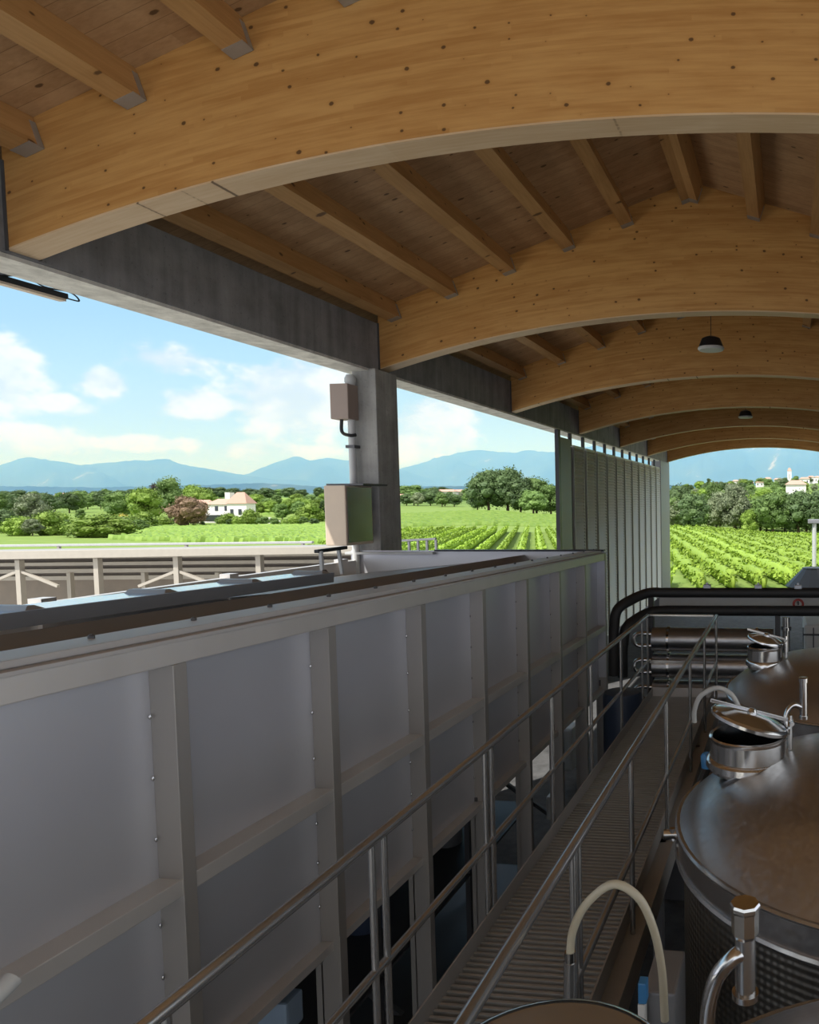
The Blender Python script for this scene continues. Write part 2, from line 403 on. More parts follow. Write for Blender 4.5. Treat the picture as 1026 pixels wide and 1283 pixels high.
def terrain():
    xs = []; mb = MB()
    ys = [-60, -20, 0, 20, 38]+list(np.geomspace(46, 3500, 90))
    tns = np.linspace(-1.9, 1.0, 110)
    idx = {}
    for j, yy in enumerate(ys):
        for i, tn in enumerate(tns):
            x = tn*max(yy, 60)
            idx[i, j] = len(mb.v); mb.v.append((x, yy, ground(x, yy) if yy > 45 else -6.04))
    for j in range(len(ys)-1):
        for i in range(len(tns)-1): mb.f.append((idx[i, j], idx[i+1, j], idx[i+1, j+1], idx[i, j+1]))
    m, t, b = material('grass and fields'); MAT['terrain'] = m
    pos = t.new('ShaderNodeNewGeometry').outputs['Position']
    x, y, z = t.sep(pos)
    far = t.smooth(y, 330, 900)
    n1 = t.noise(pos, .012, 5); n2 = t.noise(pos, .35, 5); n3 = t.noise(t.vec('MULTIPLY', pos, (.004, .012, 0)), 1, 3)
    near = t.mix(n2, (.11, .19, .032), (.25, .32, .09))
    fld = t.ramp(n3, [(.36, (.035, .075, .025)), (.46, (.09, .16, .045)), (.54, (.16, .24, .07)), (.62, (.06, .11, .035))])
    c = t.mix(far, near, fld)
    yard = t.mix(t.noise(pos, 1.5, 5), (.48, .46, .41), (.60, .58, .53))
    c = t.mix(t.smooth(y, 42, 50), yard, c)
    t.put(b.inputs['Base Color'], c); b.inputs['Roughness'].default_value = .9; b.inputs['Specular IOR Level'].default_value = .1
    o = mb.build('ground', 'terrain', smooth=True, origin=(0, 0, -6)); tag(o, kind='structure')
terrain()

def mountains():
    m, t, b = material('wooded mountain'); MAT['mountain'] = m
    pos = t.new('ShaderNodeNewGeometry').outputs['Position']
    n = t.noise(pos, .0028, 7, .65)
    c = t.ramp(n, [(.30, (.018, .038, .024)), (.5, (.035, .062, .036)), (.64, (.055, .085, .05)), (.72, (.40, .39, .36))])
    t.put(b.inputs['Base Color'], c); b.inputs['Roughness'].default_value = .95; b.inputs['Specular IOR Level'].default_value = 0
    def rng(name, prof, Y, depth, label):
        rr = random.Random(len(prof)); mb = MB(); P = []
        for (a, ya), (bx, yb) in zip(prof, prof[1:]):
            k = max(2, int((bx-a)/5))
            for i in range(k): s = i/k; P.append((a+(bx-a)*s, ya+(yb-ya)*s))
        P.append(prof[-1]); n = len(P); R = 9
        for j in range(R):
            s = j/(R-1)                                   # 0 foot, .8 crest, then falls behind
            for i, (px, py) in enumerate(P):
                d = ray(px, YH); k = Y/d.y; hgt = ray(px, py-rr.uniform(0, 1.0)); zc = (hgt*(Y/hgt.y)).z
                if s <= .85: f = (s/.85); f = f**1.15; dist = -depth*(1-s/.85)
                else: f = 1-.5*(s-.85)/.15; dist = depth*.5*(s-.85)/.15
                wob = math.sin(px*.11+j*1.7)*.06+math.sin(px*.041+j*.9)*.08+rr.uniform(-.03, .03)
                if 0 < j < R-2: f = max(0, f+wob*math.sin(math.pi*min(1, s/.85)))
                kk = (Y+dist)/d.y
                mb.v.append((d.x*kk, d.y*kk, -40+(zc+40)*f))
        for j in range(R-1):
            for i in range(n-1): mb.f.append((j*n+i, j*n+i+1, (j+1)*n+i+1, (j+1)*n+i))
        o = mb.build(name, 'mountain', smooth=True, origin=(0, Y, -40), angle=180); tag(o, label, 'mountain')
    rng('mountain_range', [(-500, 575), (-200, 560), (-60, 582), (0, 578), (26, 568), (60, 569), (99, 577), (171, 570), (215, 572), (240, 578), (313, 592), (340, 596), (430, 606)], 6400, 1800, 'long blue wooded mountain ridge left of the twin peaked one')
    rng('mountain_peak', [(255, 604), (313, 589), (345, 574), (369, 567), (390, 571), (412, 567), (440, 571), (470, 578), (500, 583), (540, 596), (580, 606)], 7000, 1500, 'hazy blue twin peaked mountain behind the concrete column')
    rng('mountain_massif', [(480, 600), (505, 583), (525, 576), (545, 570), (575, 560), (600, 556), (625, 559), (660, 561), (697, 559), (760, 548), (850, 540), (930, 530), (1030, 540), (1200, 530), (1500, 560)], 7800, 2000, 'broad blue mountain massif beyond the hilltop village and vineyards')
    rng('foothill', [(-300, 606), (0, 606), (120, 608), (250, 605), (330, 602), (400, 607), (520, 607), (640, 606), (760, 604), (900, 606), (1100, 604)], 3900, 500, 'low dark foothills along the base of the mountains')
mountains()

# aerial haze between the plain and the mountains: a real volume
def haze():
    mb = MB().box(-14000, 9000, 1900, 8600, -80, 560)
    m = bpy.data.materials.new('aerial haze'); m.use_nodes = True; t = NT(m.node_tree)
    v = t.new('ShaderNodeVolumeScatter'); v.inputs['Color'].default_value = (.15, .39, 1.0, 1); v.inputs['Density'].default_value = 4.6e-4; v.inputs['Anisotropy'].default_value = 0
    t.l.new(v.outputs[0], t.new('ShaderNodeOutputMaterial').inputs['Volume'])
    MAT['haze'] = m
    o = mb.build('valley_haze', 'haze'); tag(o, 'blue aerial haze lying in front of the mountains', 'haze', kind='stuff')
haze()

# ------------------------------------------------------------------ hall shell
XR = -1.575                              # ridge
Y1, DY = 5.9, 6.0
ARCH_Y = [Y1+DY*k for k in range(7)]
ZA, RR = 3.11, 19.5                      # arch soffit apex and radius
TP, ZRIDGE = .335, 5.19
def soffit(x): return ZA-(RR-math.sqrt(RR*RR-(x-XR)**2))
def ceil_z(x): return ZRIDGE-TP*abs(x-XR)
XL = -7.0; XRT = 2*XR-XL

tag(MB().box(-10.5, 7.5, -12, 44, -6.3, -6).build('floor', 'floor'), kind='structure')
mb = MB()
for s in (-1, 1):
    xe = XR+s*7.0
    a = [(XR, -10, ZRIDGE), (xe, -10, ceil_z(xe)), (xe, 42.9, ceil_z(xe)), (XR, 42.9, ZRIDGE)]
    mb.hexa(a, [(p[0], p[1], p[2]+.14) for p in a])
tag(mb.build('ceiling', 'deck', origin=(XR, 0, ZRIDGE)), kind='structure')

def arch_mesh():
    t = thing('glulam_arch', (XR, Y1+.14, -0), 'nearest glulam timber arch, knotty, spanning the top of the photo', 'beam', 'timber arches of the roof')
    mb = MB(); n = 64; x0, x1 = XL-.03, XRT+.03; xs = [x0+(x1-x0)*i/n for i in range(n+1)]
    if XR not in xs: xs[n//2] = XR
    for y in (Y1, Y1+.28):
        for x in xs: mb.v.append((x, y, soffit(x)))
        for x in xs: mb.v.append((x, y, ceil_z(x)-.002))
    k = n+1
    for i in range(n):
        mb.f += [(i, i+1, k+i+1, k+i), (2*k+i+1, 2*k+i, 3*k+i, 3*k+i+1), (i+1, i, 2*k+i, 2*k+i+1), (k+i, k+i+1, 3*k+i+1, 3*k+i)]
    mb.f += [(0, k, 3*k, 2*k), (n, 2*k+n, 3*k+n, k+n)]
    mb.build('arch_timber', 'arch', t)
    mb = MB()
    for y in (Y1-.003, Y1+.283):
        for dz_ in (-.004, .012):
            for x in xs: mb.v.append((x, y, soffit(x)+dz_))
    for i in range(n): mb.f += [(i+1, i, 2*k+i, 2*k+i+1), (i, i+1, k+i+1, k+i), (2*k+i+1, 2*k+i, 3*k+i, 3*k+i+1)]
    mb.build('bottom_lamella', 'lit_soffit', t)
    s = MB()
    for yy in (Y1-.012, Y1+.28): s.box(XL-.04, XL-.012, yy, yy+.012, soffit(x0)-.01, 3.12)
    s.build('steel_shoe', 'dark_steel', t)
    return t
arch = arch_mesh()
AL = ['', 'second glulam timber arch, landing on the concrete column', 'third timber arch, the one behind the pendant lamp', 'fourth timber arch from the front',
      'fifth timber arch from the front, thin in the distance', 'sixth timber arch, second from the far open end', 'farthest timber arch framing the open end of the hall']
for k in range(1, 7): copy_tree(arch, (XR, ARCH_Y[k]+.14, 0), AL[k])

# low wall behind the hopper on the left, closed wall on the right, both unseen, added to shade the hall
tag(MB().box(-7.9, -7.6, -10, 42.3, -6, -2.6).build('shade_wall_left', 'beam_concrete'), kind='structure')
mb = MB().box(XRT+.1, XRT+.4, 6.5, 30, -6, 2.3); tag(mb.build('shade_wall_right', 'beam_concrete'), kind='structure')
# rafters
def rafter(side):
    x = -5.75 if side < 0 else 2*XR+5.75
    n = Vector((TP*side, 0, 1)).normalized()         # roof normal
    tdir = Vector((1, 0, -TP*side)).normalized()
    zc = ceil_z(x); c = Vector((x, Y1, zc))
    L0, L1 = .29, 5.99
    t = thing('roof_rafter', (x, Y1, zc), 'x', 'rafter', 'rafters under the board ceiling')
    def quad(y, w, d0, d1): return [c+tdir*a*w+Vector((0, y, 0))-n*b for a, b in ((-1, d1), (1, d1), (1, d0), (-1, d0))]
    mb = MB(); a = quad(L0, .098, .004, .30); b = quad(L1, .098, .004, .30); mb.hexa(a, b); mb.build('rafter_timber', 'rafter', t)
    mb = MB(); mb.hexa(quad(L1-.13, .102, .295, .304), quad(L1+.004, .102, .295, .304))
    for s in (-1, 1):
        q = lambda y: [c+tdir*(s*u)+Vector((0, y, 0))-n*v for u, v in ((.098, .304), (.102, .304), (.102, .06), (.098, .06))]
        mb.hexa(q(L1-.05), q(L1+.004))
    mb.build('joist_hanger', 'galv', t)
    return t
BAY = ['in front of the nearest arch', 'between the nearest and second arches', 'between the second and third arches', 'between the third and fourth arches',
       'between the fourth and fifth arches', 'between the fifth and sixth arches', 'between the sixth and farthest arches']
for side, offs in ((-1, [6.78, 5.75, 4.72, 3.69, 2.70, 1.702]), (1, [1.702, 2.70, 3.69])):
    proto = rafter(side); px0 = proto.location.x; used = False
    for k in range(-1, 6):
        if side > 0 and k in (-1, ): continue
        for i, o in enumerate(offs):
            if k == -1 and i > 3: continue
            x = XR*0-o if side < 0 else 2*XR+o
            # offs are distances measured from the lens axis on the left, mirrored about the ridge on the right
            nth = 'lowest, beside the concrete edge beam' if (side < 0 and i == 0) else (f'{ORD[i]} from the left eave' if side < 0 else f'{ORD[i]} right of the ridge')
            lab = f'timber rafter {BAY[k+1]}, {nth}'
            loc = (x, Y1+DY*k, ceil_z(x))
            if not used: proto.location = (loc[0], loc[1], loc[2]+H); proto['label'] = lab; used = True
            else: copy_tree(proto, loc, lab)

# concrete edge beams and columns
def edge_beam(x0, x1, y0, y1, label):
    t = thing('edge_beam', ((x0+x1)/2, (y0+y1)/2, 2.24), label, 'beam', 'concrete edge beams')
    MB().box(x0, x1, y0, y1, 2.30, 3.12).build('web', 'beam_concrete', t, bevel=.015)
    MB().box(x0+.01, x1-.01, y0, y1, 2.26, 2.30).build('bottom_strip', 'lit_underside', t)
edge_beam(-7.56, XL-.04, -10, 11.93, 'concrete edge beam from the left frame edge to the near column')
edge_beam(-7.56, XL-.04, 11.95, 23.0, 'concrete edge beam between the near column and the slatted wall')
edge_beam(-7.56, XL-.04, 23.02, 42.6, 'concrete edge beam running above the slatted wall')
edge_beam(XRT+.04, XRT+.55, -10, 42.6, 'concrete edge beam along the right eave')
def column(name, x0, x1, y0, y1, m, label, cat='column', z1=2.30):
    o = MB().box(x0, x1, y0, y1, -6, z1).build(name, m, bevel=.02); tag(o, label, cat); return o
column('concrete_column', -7.36, -6.93, 11.6, 12.28, 'concrete', 'stained concrete column carrying the edge beam, behind the steel hopper')
column('concrete_column', -7.5, -6.97, 39.4, 42.3, 'grey_paint', 'dark grey corner pier at the far end of the slatted wall')

# ------------------------------------------------------------------ slatted wall
t = thing('wall_end_panel', (-7.1, 22.2, -6), 'plain grey panel with a dark edge post starting the slatted wall', 'panel')
MB().box(-7.14, -7.02, 21.8, 22.95, -6, 2.05).build('sheet', 'grey_paint', t, bevel=.01)
MB().box(-7.12, -7.0, 21.6, 21.8, -6, 2.26).build('edge_post', 'black_paint', t)
ZL0, ZL1 = -5.2, 1.83
LY, LP = 22.97, 1.5
def louver():
    t = thing('slatted_panel', (-7.1, LY, ZL0), 'x', 'panel', 'slatted panels of the side wall')
    n = 62; mb = MB(); dz_ = (ZL1-ZL0)/n
    for i in range(n):
        z = ZL0+i*dz_
        mb.hexa([(-7.06, LY+.30, z), (-6.985, LY+.30, z+.012), (-6.985, LY+1.40, z+.012), (-7.06, LY+1.40, z)],
                [(-7.075, LY+.30, z+dz_*.85), (-7.055, LY+.30, z+dz_*1.1), (-7.055, LY+1.40, z+dz_*1.1), (-7.075, LY+1.40, z+dz_*.85)])
    mb.build('slats', 'louver', t)
    for y in (LY+.25, LY+1.40): MB().box(-7.12, -7.0, y, y+.05, ZL0, ZL1+.03).build('stile', 'louver', t, bevel=.005)
    MB().box(-7.12, -7.02, LY+.25, LY+1.45, ZL1, ZL1+.07).build('top_bar', 'louver', t, bevel=.005)
    MB().box(-7.12, -7.03, LY-.03, LY+.12, ZL1+.03, 2.26).build('hanger_bracket', 'black_paint', t)
    MB().box(-7.12, -7.09, LY-.05, LY+.25, ZL0, ZL1).build('gap_strip', 'black_paint', t)
    return t
lv = louver()
for i in range(11):
    lab = f'vertical grey slatted wall panel, {ORD[i]} after the plain grey end panel'
    if i == 0: lv['label'] = lab; lv.location = (-7.1, LY, ZL0+H)
    else: copy_tree(lv, (-7.1, LY+LP*i, ZL0), lab)

# ------------------------------------------------------------------ fixtures on beam and column
t = thing('strip_light', (-7.75, 5.9, 2.2), 'long strip light hanging under the beam at the left frame edge', 'light')
MB().box(-7.80, -7.70, 4.6, 7.06, 2.23, 2.29).build('housing', 'black_paint', t, bevel=.01)
MB().box(-7.79, -7.71, 4.62, 7.04, 2.205, 2.23).build('diffuser', 'beige', t)
cable = MB().tube(bez([(-7.75, 6.3, 2.29), (-7.7, 6.55, 2.40), (-7.72, 6.8, 2.30), (-7.73, 7.1, 2.32), (-7.75, 7.22, 2.26), (-7.75, 7.06, 2.25)]), .008, 6); cable.build('cable_loop', 'rubber', t, smooth=True)
MB().box(-7.78, -7.53, 5.2, 5.26, 2.29, 2.36).box(-7.78, -7.53, 6.4, 6.46, 2.29, 2.36).build('hanger', 'dark_steel', t)

def boxpx(x0, x1, y0, y1, Y, dy):        # box whose near face covers a pixel rectangle at distance Y
    a = at(x0, y1, 1, Y); b = at(x1, y0, 1, Y); return (a.x, b.x, Y, Y+dy, a.z, b.z)
b = boxpx(408, 432, 608, 684, 10.75, .75)
t = thing('electrical_cabinet', ((b[0]+b[1])/2, b[2]+.3, b[4]), 'beige electrical cabinet with steel side, low on the concrete column', 'cabinet')
MB().box(*b).build('housing', 'beige', t, bevel=.02)
MB().box(b[1], b[1]+.012, b[2]+.04, b[3]-.04, b[4]+.05, b[5]-.03).build('side_door', 'door_steel', t)
MB().box(b[0]-.02, b[1]+.25, b[2]+.1, b[3]+.05, b[5], b[5]+.03).build('rain_hood', 'dark_steel', t)
MB().box(b[1], -7.2, b[3]-.2, b[3]-.12, b[4]+.1, b[4]+.16).box(b[1], -7.2, b[3]-.2, b[3]-.12, b[5]-.2, b[5]-.14).build('mounting_arm', 'dark_steel', t)
b = boxpx(414, 435, 480, 525, 11.3, .3)
t = thing('junction_box', ((b[0]+b[1])/2, b[2], b[4]), 'taupe junction box high on the left side of the column', 'box')
MB().box(*b).build('housing', 'taupe', t, bevel=.015)
MB().box(b[1]-.05, -7.3, b[2]+.1, b[2]+.16, b[5]-.2, b[5]-.12).build('mounting_arm', 'dark_steel', t)
p = at(428, 526, 1, 11.4); q = at(446, 545, 1, 11.5)
MB().tube(bez([(p.x, 11.4, p.z+.02), (p.x, 11.4, p.z-.2), (p.x+.12, 11.42, p.z-.26), (q.x, 11.5, q.z)]), .028, 8).build('cable', 'rubber', t, smooth=True)
xa = at(441.5, 560, 1, 11.5).x
t = thing('downpipe', (xa, 11.5, -6), 'pale vertical downpipe strapped to the near concrete column', 'pipe')
MB().tube([(xa, 11.5, -6), (xa, 11.5, 2.05)], .06, 14).build('pipe', 'light_grey', t, smooth=True)
MB().lathe([(.065, 0), (.09, .06), (.09, .12), (.06, .18)], (xa, 11.5, 2.0), 14).build('funnel', 'light_grey', t, smooth=True)
MB().box(xa-.08, xa+.08, 11.43, 11.6, .95, 1.0).box(xa-.08, xa+.08, 11.43, 11.6, -.2, -.15).build('strap', 'dark_steel', t)

# pendant lamps
def lamp():
    t = thing('pendant_lamp', (XR, 15.0, 3.12), 'black bell pendant lamp hanging below the ridge, nearer one', 'lamp', 'pendant lamps')
    MB().lathe([(.02, .30), (.10, .28), (.19, .24), (.24, .12), (.26, .06), (.25, .05)], (XR, 15, 3.12), 28).build('shade', 'black_paint', t, smooth=True)
    MB().lathe([(.27, .06), (.275, .03), (.25, 0), (.02, -.01)], (XR, 15, 3.12), 28).build('diffuser', 'light_grey', t, smooth=True)
    MB().tube([(XR, 15, 3.4), (XR, 15, 5.15)], .008, 6).build('cord', 'rubber', t)
    return t
lm = lamp()
copy_tree(lm, (XR, 27.2, 3.12), 'small dark pendant lamp far down the hall by the fifth arch')

# ------------------------------------------------------------------ steel hopper
SL = -.0206                              # the whole hopper falls gently away from the camera
def hz(y): return (y-2.4)*SL
FX = -3.0; PXN = -3.13; HY0, HY1 = 1.2, 11.68
POST_Y = [2.0+1.2*k for k in range(9)]
def yslab(mb, x0, x1, y0, y1, z0, z1):   # box that follows the fall
    return mb.hexa([(x0, y0, z0+hz(y0)), (x1, y0, z0+hz(y0)), (x1, y1, z0+hz(y1)), (x0, y1, z0+hz(y1))], [(x0, y0, z1+hz(y0)), (x1, y0, z1+hz(y0)), (x1, y1, z1+hz(y1)), (x0, y1, z1+hz(y1))])
hop = thing('grape_hopper', (-4.5, 6.4, -6), 'long grey stainless steel hopper with ribbed front wall and legs', 'hopper')
for i in range(len(POST_Y)-1):
    a, b_ = POST_Y[i]+.004, POST_Y[i+1]-.004
    if i == 0: a = HY0
    mb = MB(); yslab(mb, PXN-.006, PXN, a, b_, -1.93, -.74); yslab(mb, PXN-.006, PXN, a, b_, -2.92, -1.95); mb.build('wall_panel', 'panel_steel', hop)
mb = MB(); yslab(mb, -3.14, FX, HY0, HY1, -.765, -.655); mb.build('top_rail', 'frame_steel', hop, bevel=.006)
mb = MB(); yslab(mb, -3.16, FX+.012, HY0, HY1, -.655, -.635); mb.build('rim_lip', 'flange_steel', hop, bevel=.004)
mb = MB(); yslab(mb, -3.29, -3.04, HY0, HY1, -.634, -.60); mb.build('rim_flange', 'flange_steel', hop, bevel=.006)
mb = MB(); yslab(mb, -3.14, FX, HY0, HY1, -1.93, -1.845); mb.build('middle_rail', 'frame_steel', hop, bevel=.005)
mb = MB(); yslab(mb, -3.14, -3.04, HY0, HY1, -2.96, -2.90); mb.build('bottom_rail', 'frame_steel', hop, bevel=.005)
for i, y in enumerate(POST_Y):
    if i == 0: continue
    mb = MB(); zt = -.765+hz(y)
    mb.box(PXN, FX+.005, y-.034, y-.022, -2.9, zt)                    # web
    mb.box(FX-.012, FX+.004, y-.028, y+.048, -6, zt)                  # front flange
    mb.box(PXN-.05, FX-.006, y-.03, y-.012, -6, -2.9)
    mb.box(PXN-.01, PXN+.005, y-.03, y+.06, -6, zt)
    mb.build('post', 'post_steel', hop, bevel=.003)
for i, y in enumerate(POST_Y[1:8]):
    for z in (-1.02, -1.33, -1.64, -2.08, -2.35, -2.65):
        MB().lathe([(.004, -.011), (.008, 0), (.004, .011)], (PXN+.012, y-.05, z+hz(y)), 8).build('bolt', 'rail_steel', hop, smooth=True)
for k in range(18):
    y = 1.8+k*.58; MB().lathe([(.014, 0), (.014, .012), (.006, .02)], (-3.21, y, -.60+hz(y)), 8).build('rim_bolt', 'dark_steel', hop, smooth=True)
# trough
mb = MB()
mb.add([(-3.3, HY0, -1.9), (-3.3, HY1, -2.05), (-4.36, HY1, -.67+hz(HY1)), (-4.36, HY0, -.67)], [(0, 1, 2, 3)])
mb.add([(-3.28, HY0, -.63), (-3.28, HY1, -.63+hz(HY1)), (-3.3, HY1, -2.05), (-3.3, HY0, -1.9)], [(0, 1, 2, 3)])
mb.build('trough_sheet', 'inner_steel', hop)
mb = MB()
mb.add([(-4.36, 6.5, -.72+hz(6.5)), (-4.36, HY1, -.72+hz(HY1)), (-7.35, HY1, -1.0+hz(HY1)), (-7.35, 6.5, -1.0+hz(6.5))], [(0, 1, 2, 3)])
mb.build('deck_sheet', 'inner_steel', hop)
mb = MB(); mb.box(-7.45, -3.0, 11.55, 11.6, -2.9, -.79); mb.build('end_wall', 'panel_steel', hop)
mb = MB(); mb.box(-7.5, -5.92, 11.45, 11.62, -.85, -.81); mb.build('end_rim', 'light_grey', hop, bevel=.005)
mb = MB(); mb.box(-5.92, -3.0, 11.5, 11.62, -.80, -.775); mb.build('dark_rim', 'black_paint', hop)
mb = MB()
for y in (1.4, 3.8, 6.2, 8.6, 11.0): mb.box(-7.4, -7.25, y, y+.15, -6, -.9)
mb.box(-7.4, -7.3, HY0, HY1, -2.9, -.95); mb.build('rear_frame', 'frame_steel', hop)
mb = MB()
for y in (2.0, 4.4, 6.8, 9.2, 11.6):
    mb.bar((-3.1, y, -3.0), (-7.3, y, -3.0), .08, .1); mb.bar((-3.15, y, -5.9), (-7.3, y, -3.1), .06, .06)
mb.bar((-3.1, 1.2, -4.4), (-3.1, 11.6, -4.4), .05, .05); mb.bar((-5.2, 1.2, -3.05), (-5.2, 11.6, -3.2), .1, .1)
mb.build('under_brace', 'dark_steel', hop)
mb = MB(); mb.add([(-3.14, HY0, -2.93), (-3.14, HY1, -3.1), (-7.3, HY1, -3.1), (-7.3, HY0, -2.93)], [(0, 1, 2, 3)]); mb.build('bottom_sheet', 'dark_steel', hop)

# mirror lids
lid_edges = [1.35, 2.5, 3.78, 4.72, 5.56, 6.46]
for i in range(5):
    a, b_ = lid_edges[i], lid_edges[i+1]
    t = thing('hopper_lid', (-4.7, (a+b_)/2, -.7+hz(a)), f'sky reflecting stainless lid on the hopper, {ORD[i]} from the left' if i else 'sky reflecting stainless lid on the hopper, cut by the left frame edge', 'lid', 'mirror lids covering the hopper')
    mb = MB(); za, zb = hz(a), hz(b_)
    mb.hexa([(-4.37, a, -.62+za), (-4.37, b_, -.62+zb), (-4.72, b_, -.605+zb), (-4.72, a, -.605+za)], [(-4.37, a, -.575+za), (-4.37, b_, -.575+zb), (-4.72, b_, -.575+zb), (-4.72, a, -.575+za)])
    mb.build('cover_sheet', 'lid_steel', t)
    mb = MB(); mb.hexa([(-4.355, a, -.665+za), (-4.37, a, -.665+za), (-4.37, b_, -.665+zb), (-4.355, b_, -.665+zb)], [(-4.345, a, -.572+za), (-4.375, a, -.572+za), (-4.375, b_, -.572+zb), (-4.345, b_, -.572+zb)])
    mb.build('front_flange', 'lid_flange', t)
    mb = MB(); mb.hexa([(-4.38, b_-.13, -.578+zb), (-4.38, b_, -.578+zb), (-4.71, b_, -.58+zb), (-4.71, b_-.13, -.58+zb)], [(-4.41, b_-.09, -.548+zb), (-4.41, b_-.05, -.548+zb), (-4.70, b_-.05, -.548+zb), (-4.70, b_-.09, -.548+zb)])
    mb.build('seam_ridge', 'galv', t)
t = thing('pull_handle', (-4.5, 6.7, -.72), 'dark bar handle on two stubs past the last mirror lid', 'handle')
pa, pb = at(396, 691, 1, 6.75), at(433, 686, 1, 7.2)
MB().bar(pa, pb, .05, .035).build('grip_bar', 'black_paint', t, bevel=.006)
MB().bar((pa.x+.03, pa.y+.03, pa.z), (pa.x+.06, pa.y, -.72), .03, .03).build('stub', 'light_grey', t)
MB().bar((pb.x-.05, pb.y-.05, pb.z), (pb.x-.05, pb.y, -.74), .03, .03).build('stub', 'light_grey', t)
MB().bar((pa.x+.1, 6.75, -.68), (pb.x+.05, 6.75, -.70), .06, .06).build('foot_plate', 'dark_steel', t)

p = at(4, 1238, 0, -2.965)
o = MB().tube([p+Vector((.0, -.12, -.05)), p+Vector((0, .035, .012))], [.035, .035], 14).build('pipe_fitting', 'light_grey', smooth=True); tag(o, 'blurry polished pipe stub at the left frame edge on the hopper rail', 'fitting')

# ------------------------------------------------------------------ walkway and railings
LX, RX, RZ, WZ = -1.88, -.95, -1.5, -2.62
t = thing('walkway', ((LX+RX)/2, 5.2, WZ-.2), 'narrow raised walkway with steel grating between the two handrails', 'walkway')
mb = MB(); y = .9
while y < 9.5:
    mb.box(LX+.05, RX-.05, y, y+.018, WZ-.03, WZ); y += .048
mb.build('deck_grating', 'grate', t)
mb = MB().box(LX+.045, LX+.055, .8, 9.55, WZ-.06, WZ+.1).box(RX-.055, RX-.045, .8, 9.55, WZ-.06, WZ+.1); mb.build('kick_plate', 'stringer', t)
mb = MB().box(LX+.02, LX+.07, .8, 9.55, WZ-.22, WZ-.03).box(RX-.07, RX+.06, .8, 9.55, WZ-.22, WZ-.03); mb.build('stringer', 'stringer', t, bevel=.004)
mb = MB()
for y in (1.0, 3.2, 5.4, 7.6, 9.4): mb.box(LX+.02, RX, y, y+.06, WZ-.16, WZ-.03)
mb.build('cross_beam', 'dark_steel', t)
for y in (1.2, 5.3, 9.3):
    for x in (LX+.05, RX-.05): MB().box(x-.04, x+.04, y, y+.08, -6, WZ-.2).build('support_leg', 'dark_steel', t)
def railing(name, x, posts, label, side):
    t = thing(name, (x, 5.2, WZ-.2), label, 'railing')
    MB().tube([(x, .6, RZ-.026), (x, 9.5, RZ-.026)], .026, 18).build('handrail', 'rail_steel', t, smooth=True)
    MB().tube([(x, .6, -2.145), (x, 9.5, -2.145)], .021, 14).build('middle_rail', 'rail_steel', t, smooth=True)
    for y in posts: MB().tube([(x, y, WZ-.2), (x, y, RZ-.03)], .0165, 10).build('post', 'rail_steel', t, smooth=True)
    return t
lr = railing('handrail', LX, [1.9, 2.99, 3.09, 4.22, 4.32, 5.5, 6.65, 7.9, 9.1, 9.46], 'left stainless handrail of the walkway, in front of the hopper', -1)
rr_ = railing('handrail', RX, [1.7, 3.02, 3.10, 4.21, 5.48, 6.88, 8.1, 9.46], 'right stainless handrail of the walkway, beside the tanks', 1)
t = thing('end_rail', ((LX+RX)/2, 9.5, WZ-.2), 'short crosswise rail closing the far end of the walkway', 'railing')
MB().box(LX+.03, RX-.03, 9.46, 9.50, RZ-.035, RZ-.004).build('top_bar', 'rail_steel', t, bevel=.008)
MB().box(LX+.03, RX-.03, 9.465, 9.495, -2.17, -2.13).build('middle_bar', 'rail_steel', t)
MB().box(LX+.06, RX-.06, 9.47, 9.49, WZ-.03, WZ+.12).build('kick_plate', 'frame_steel', t)

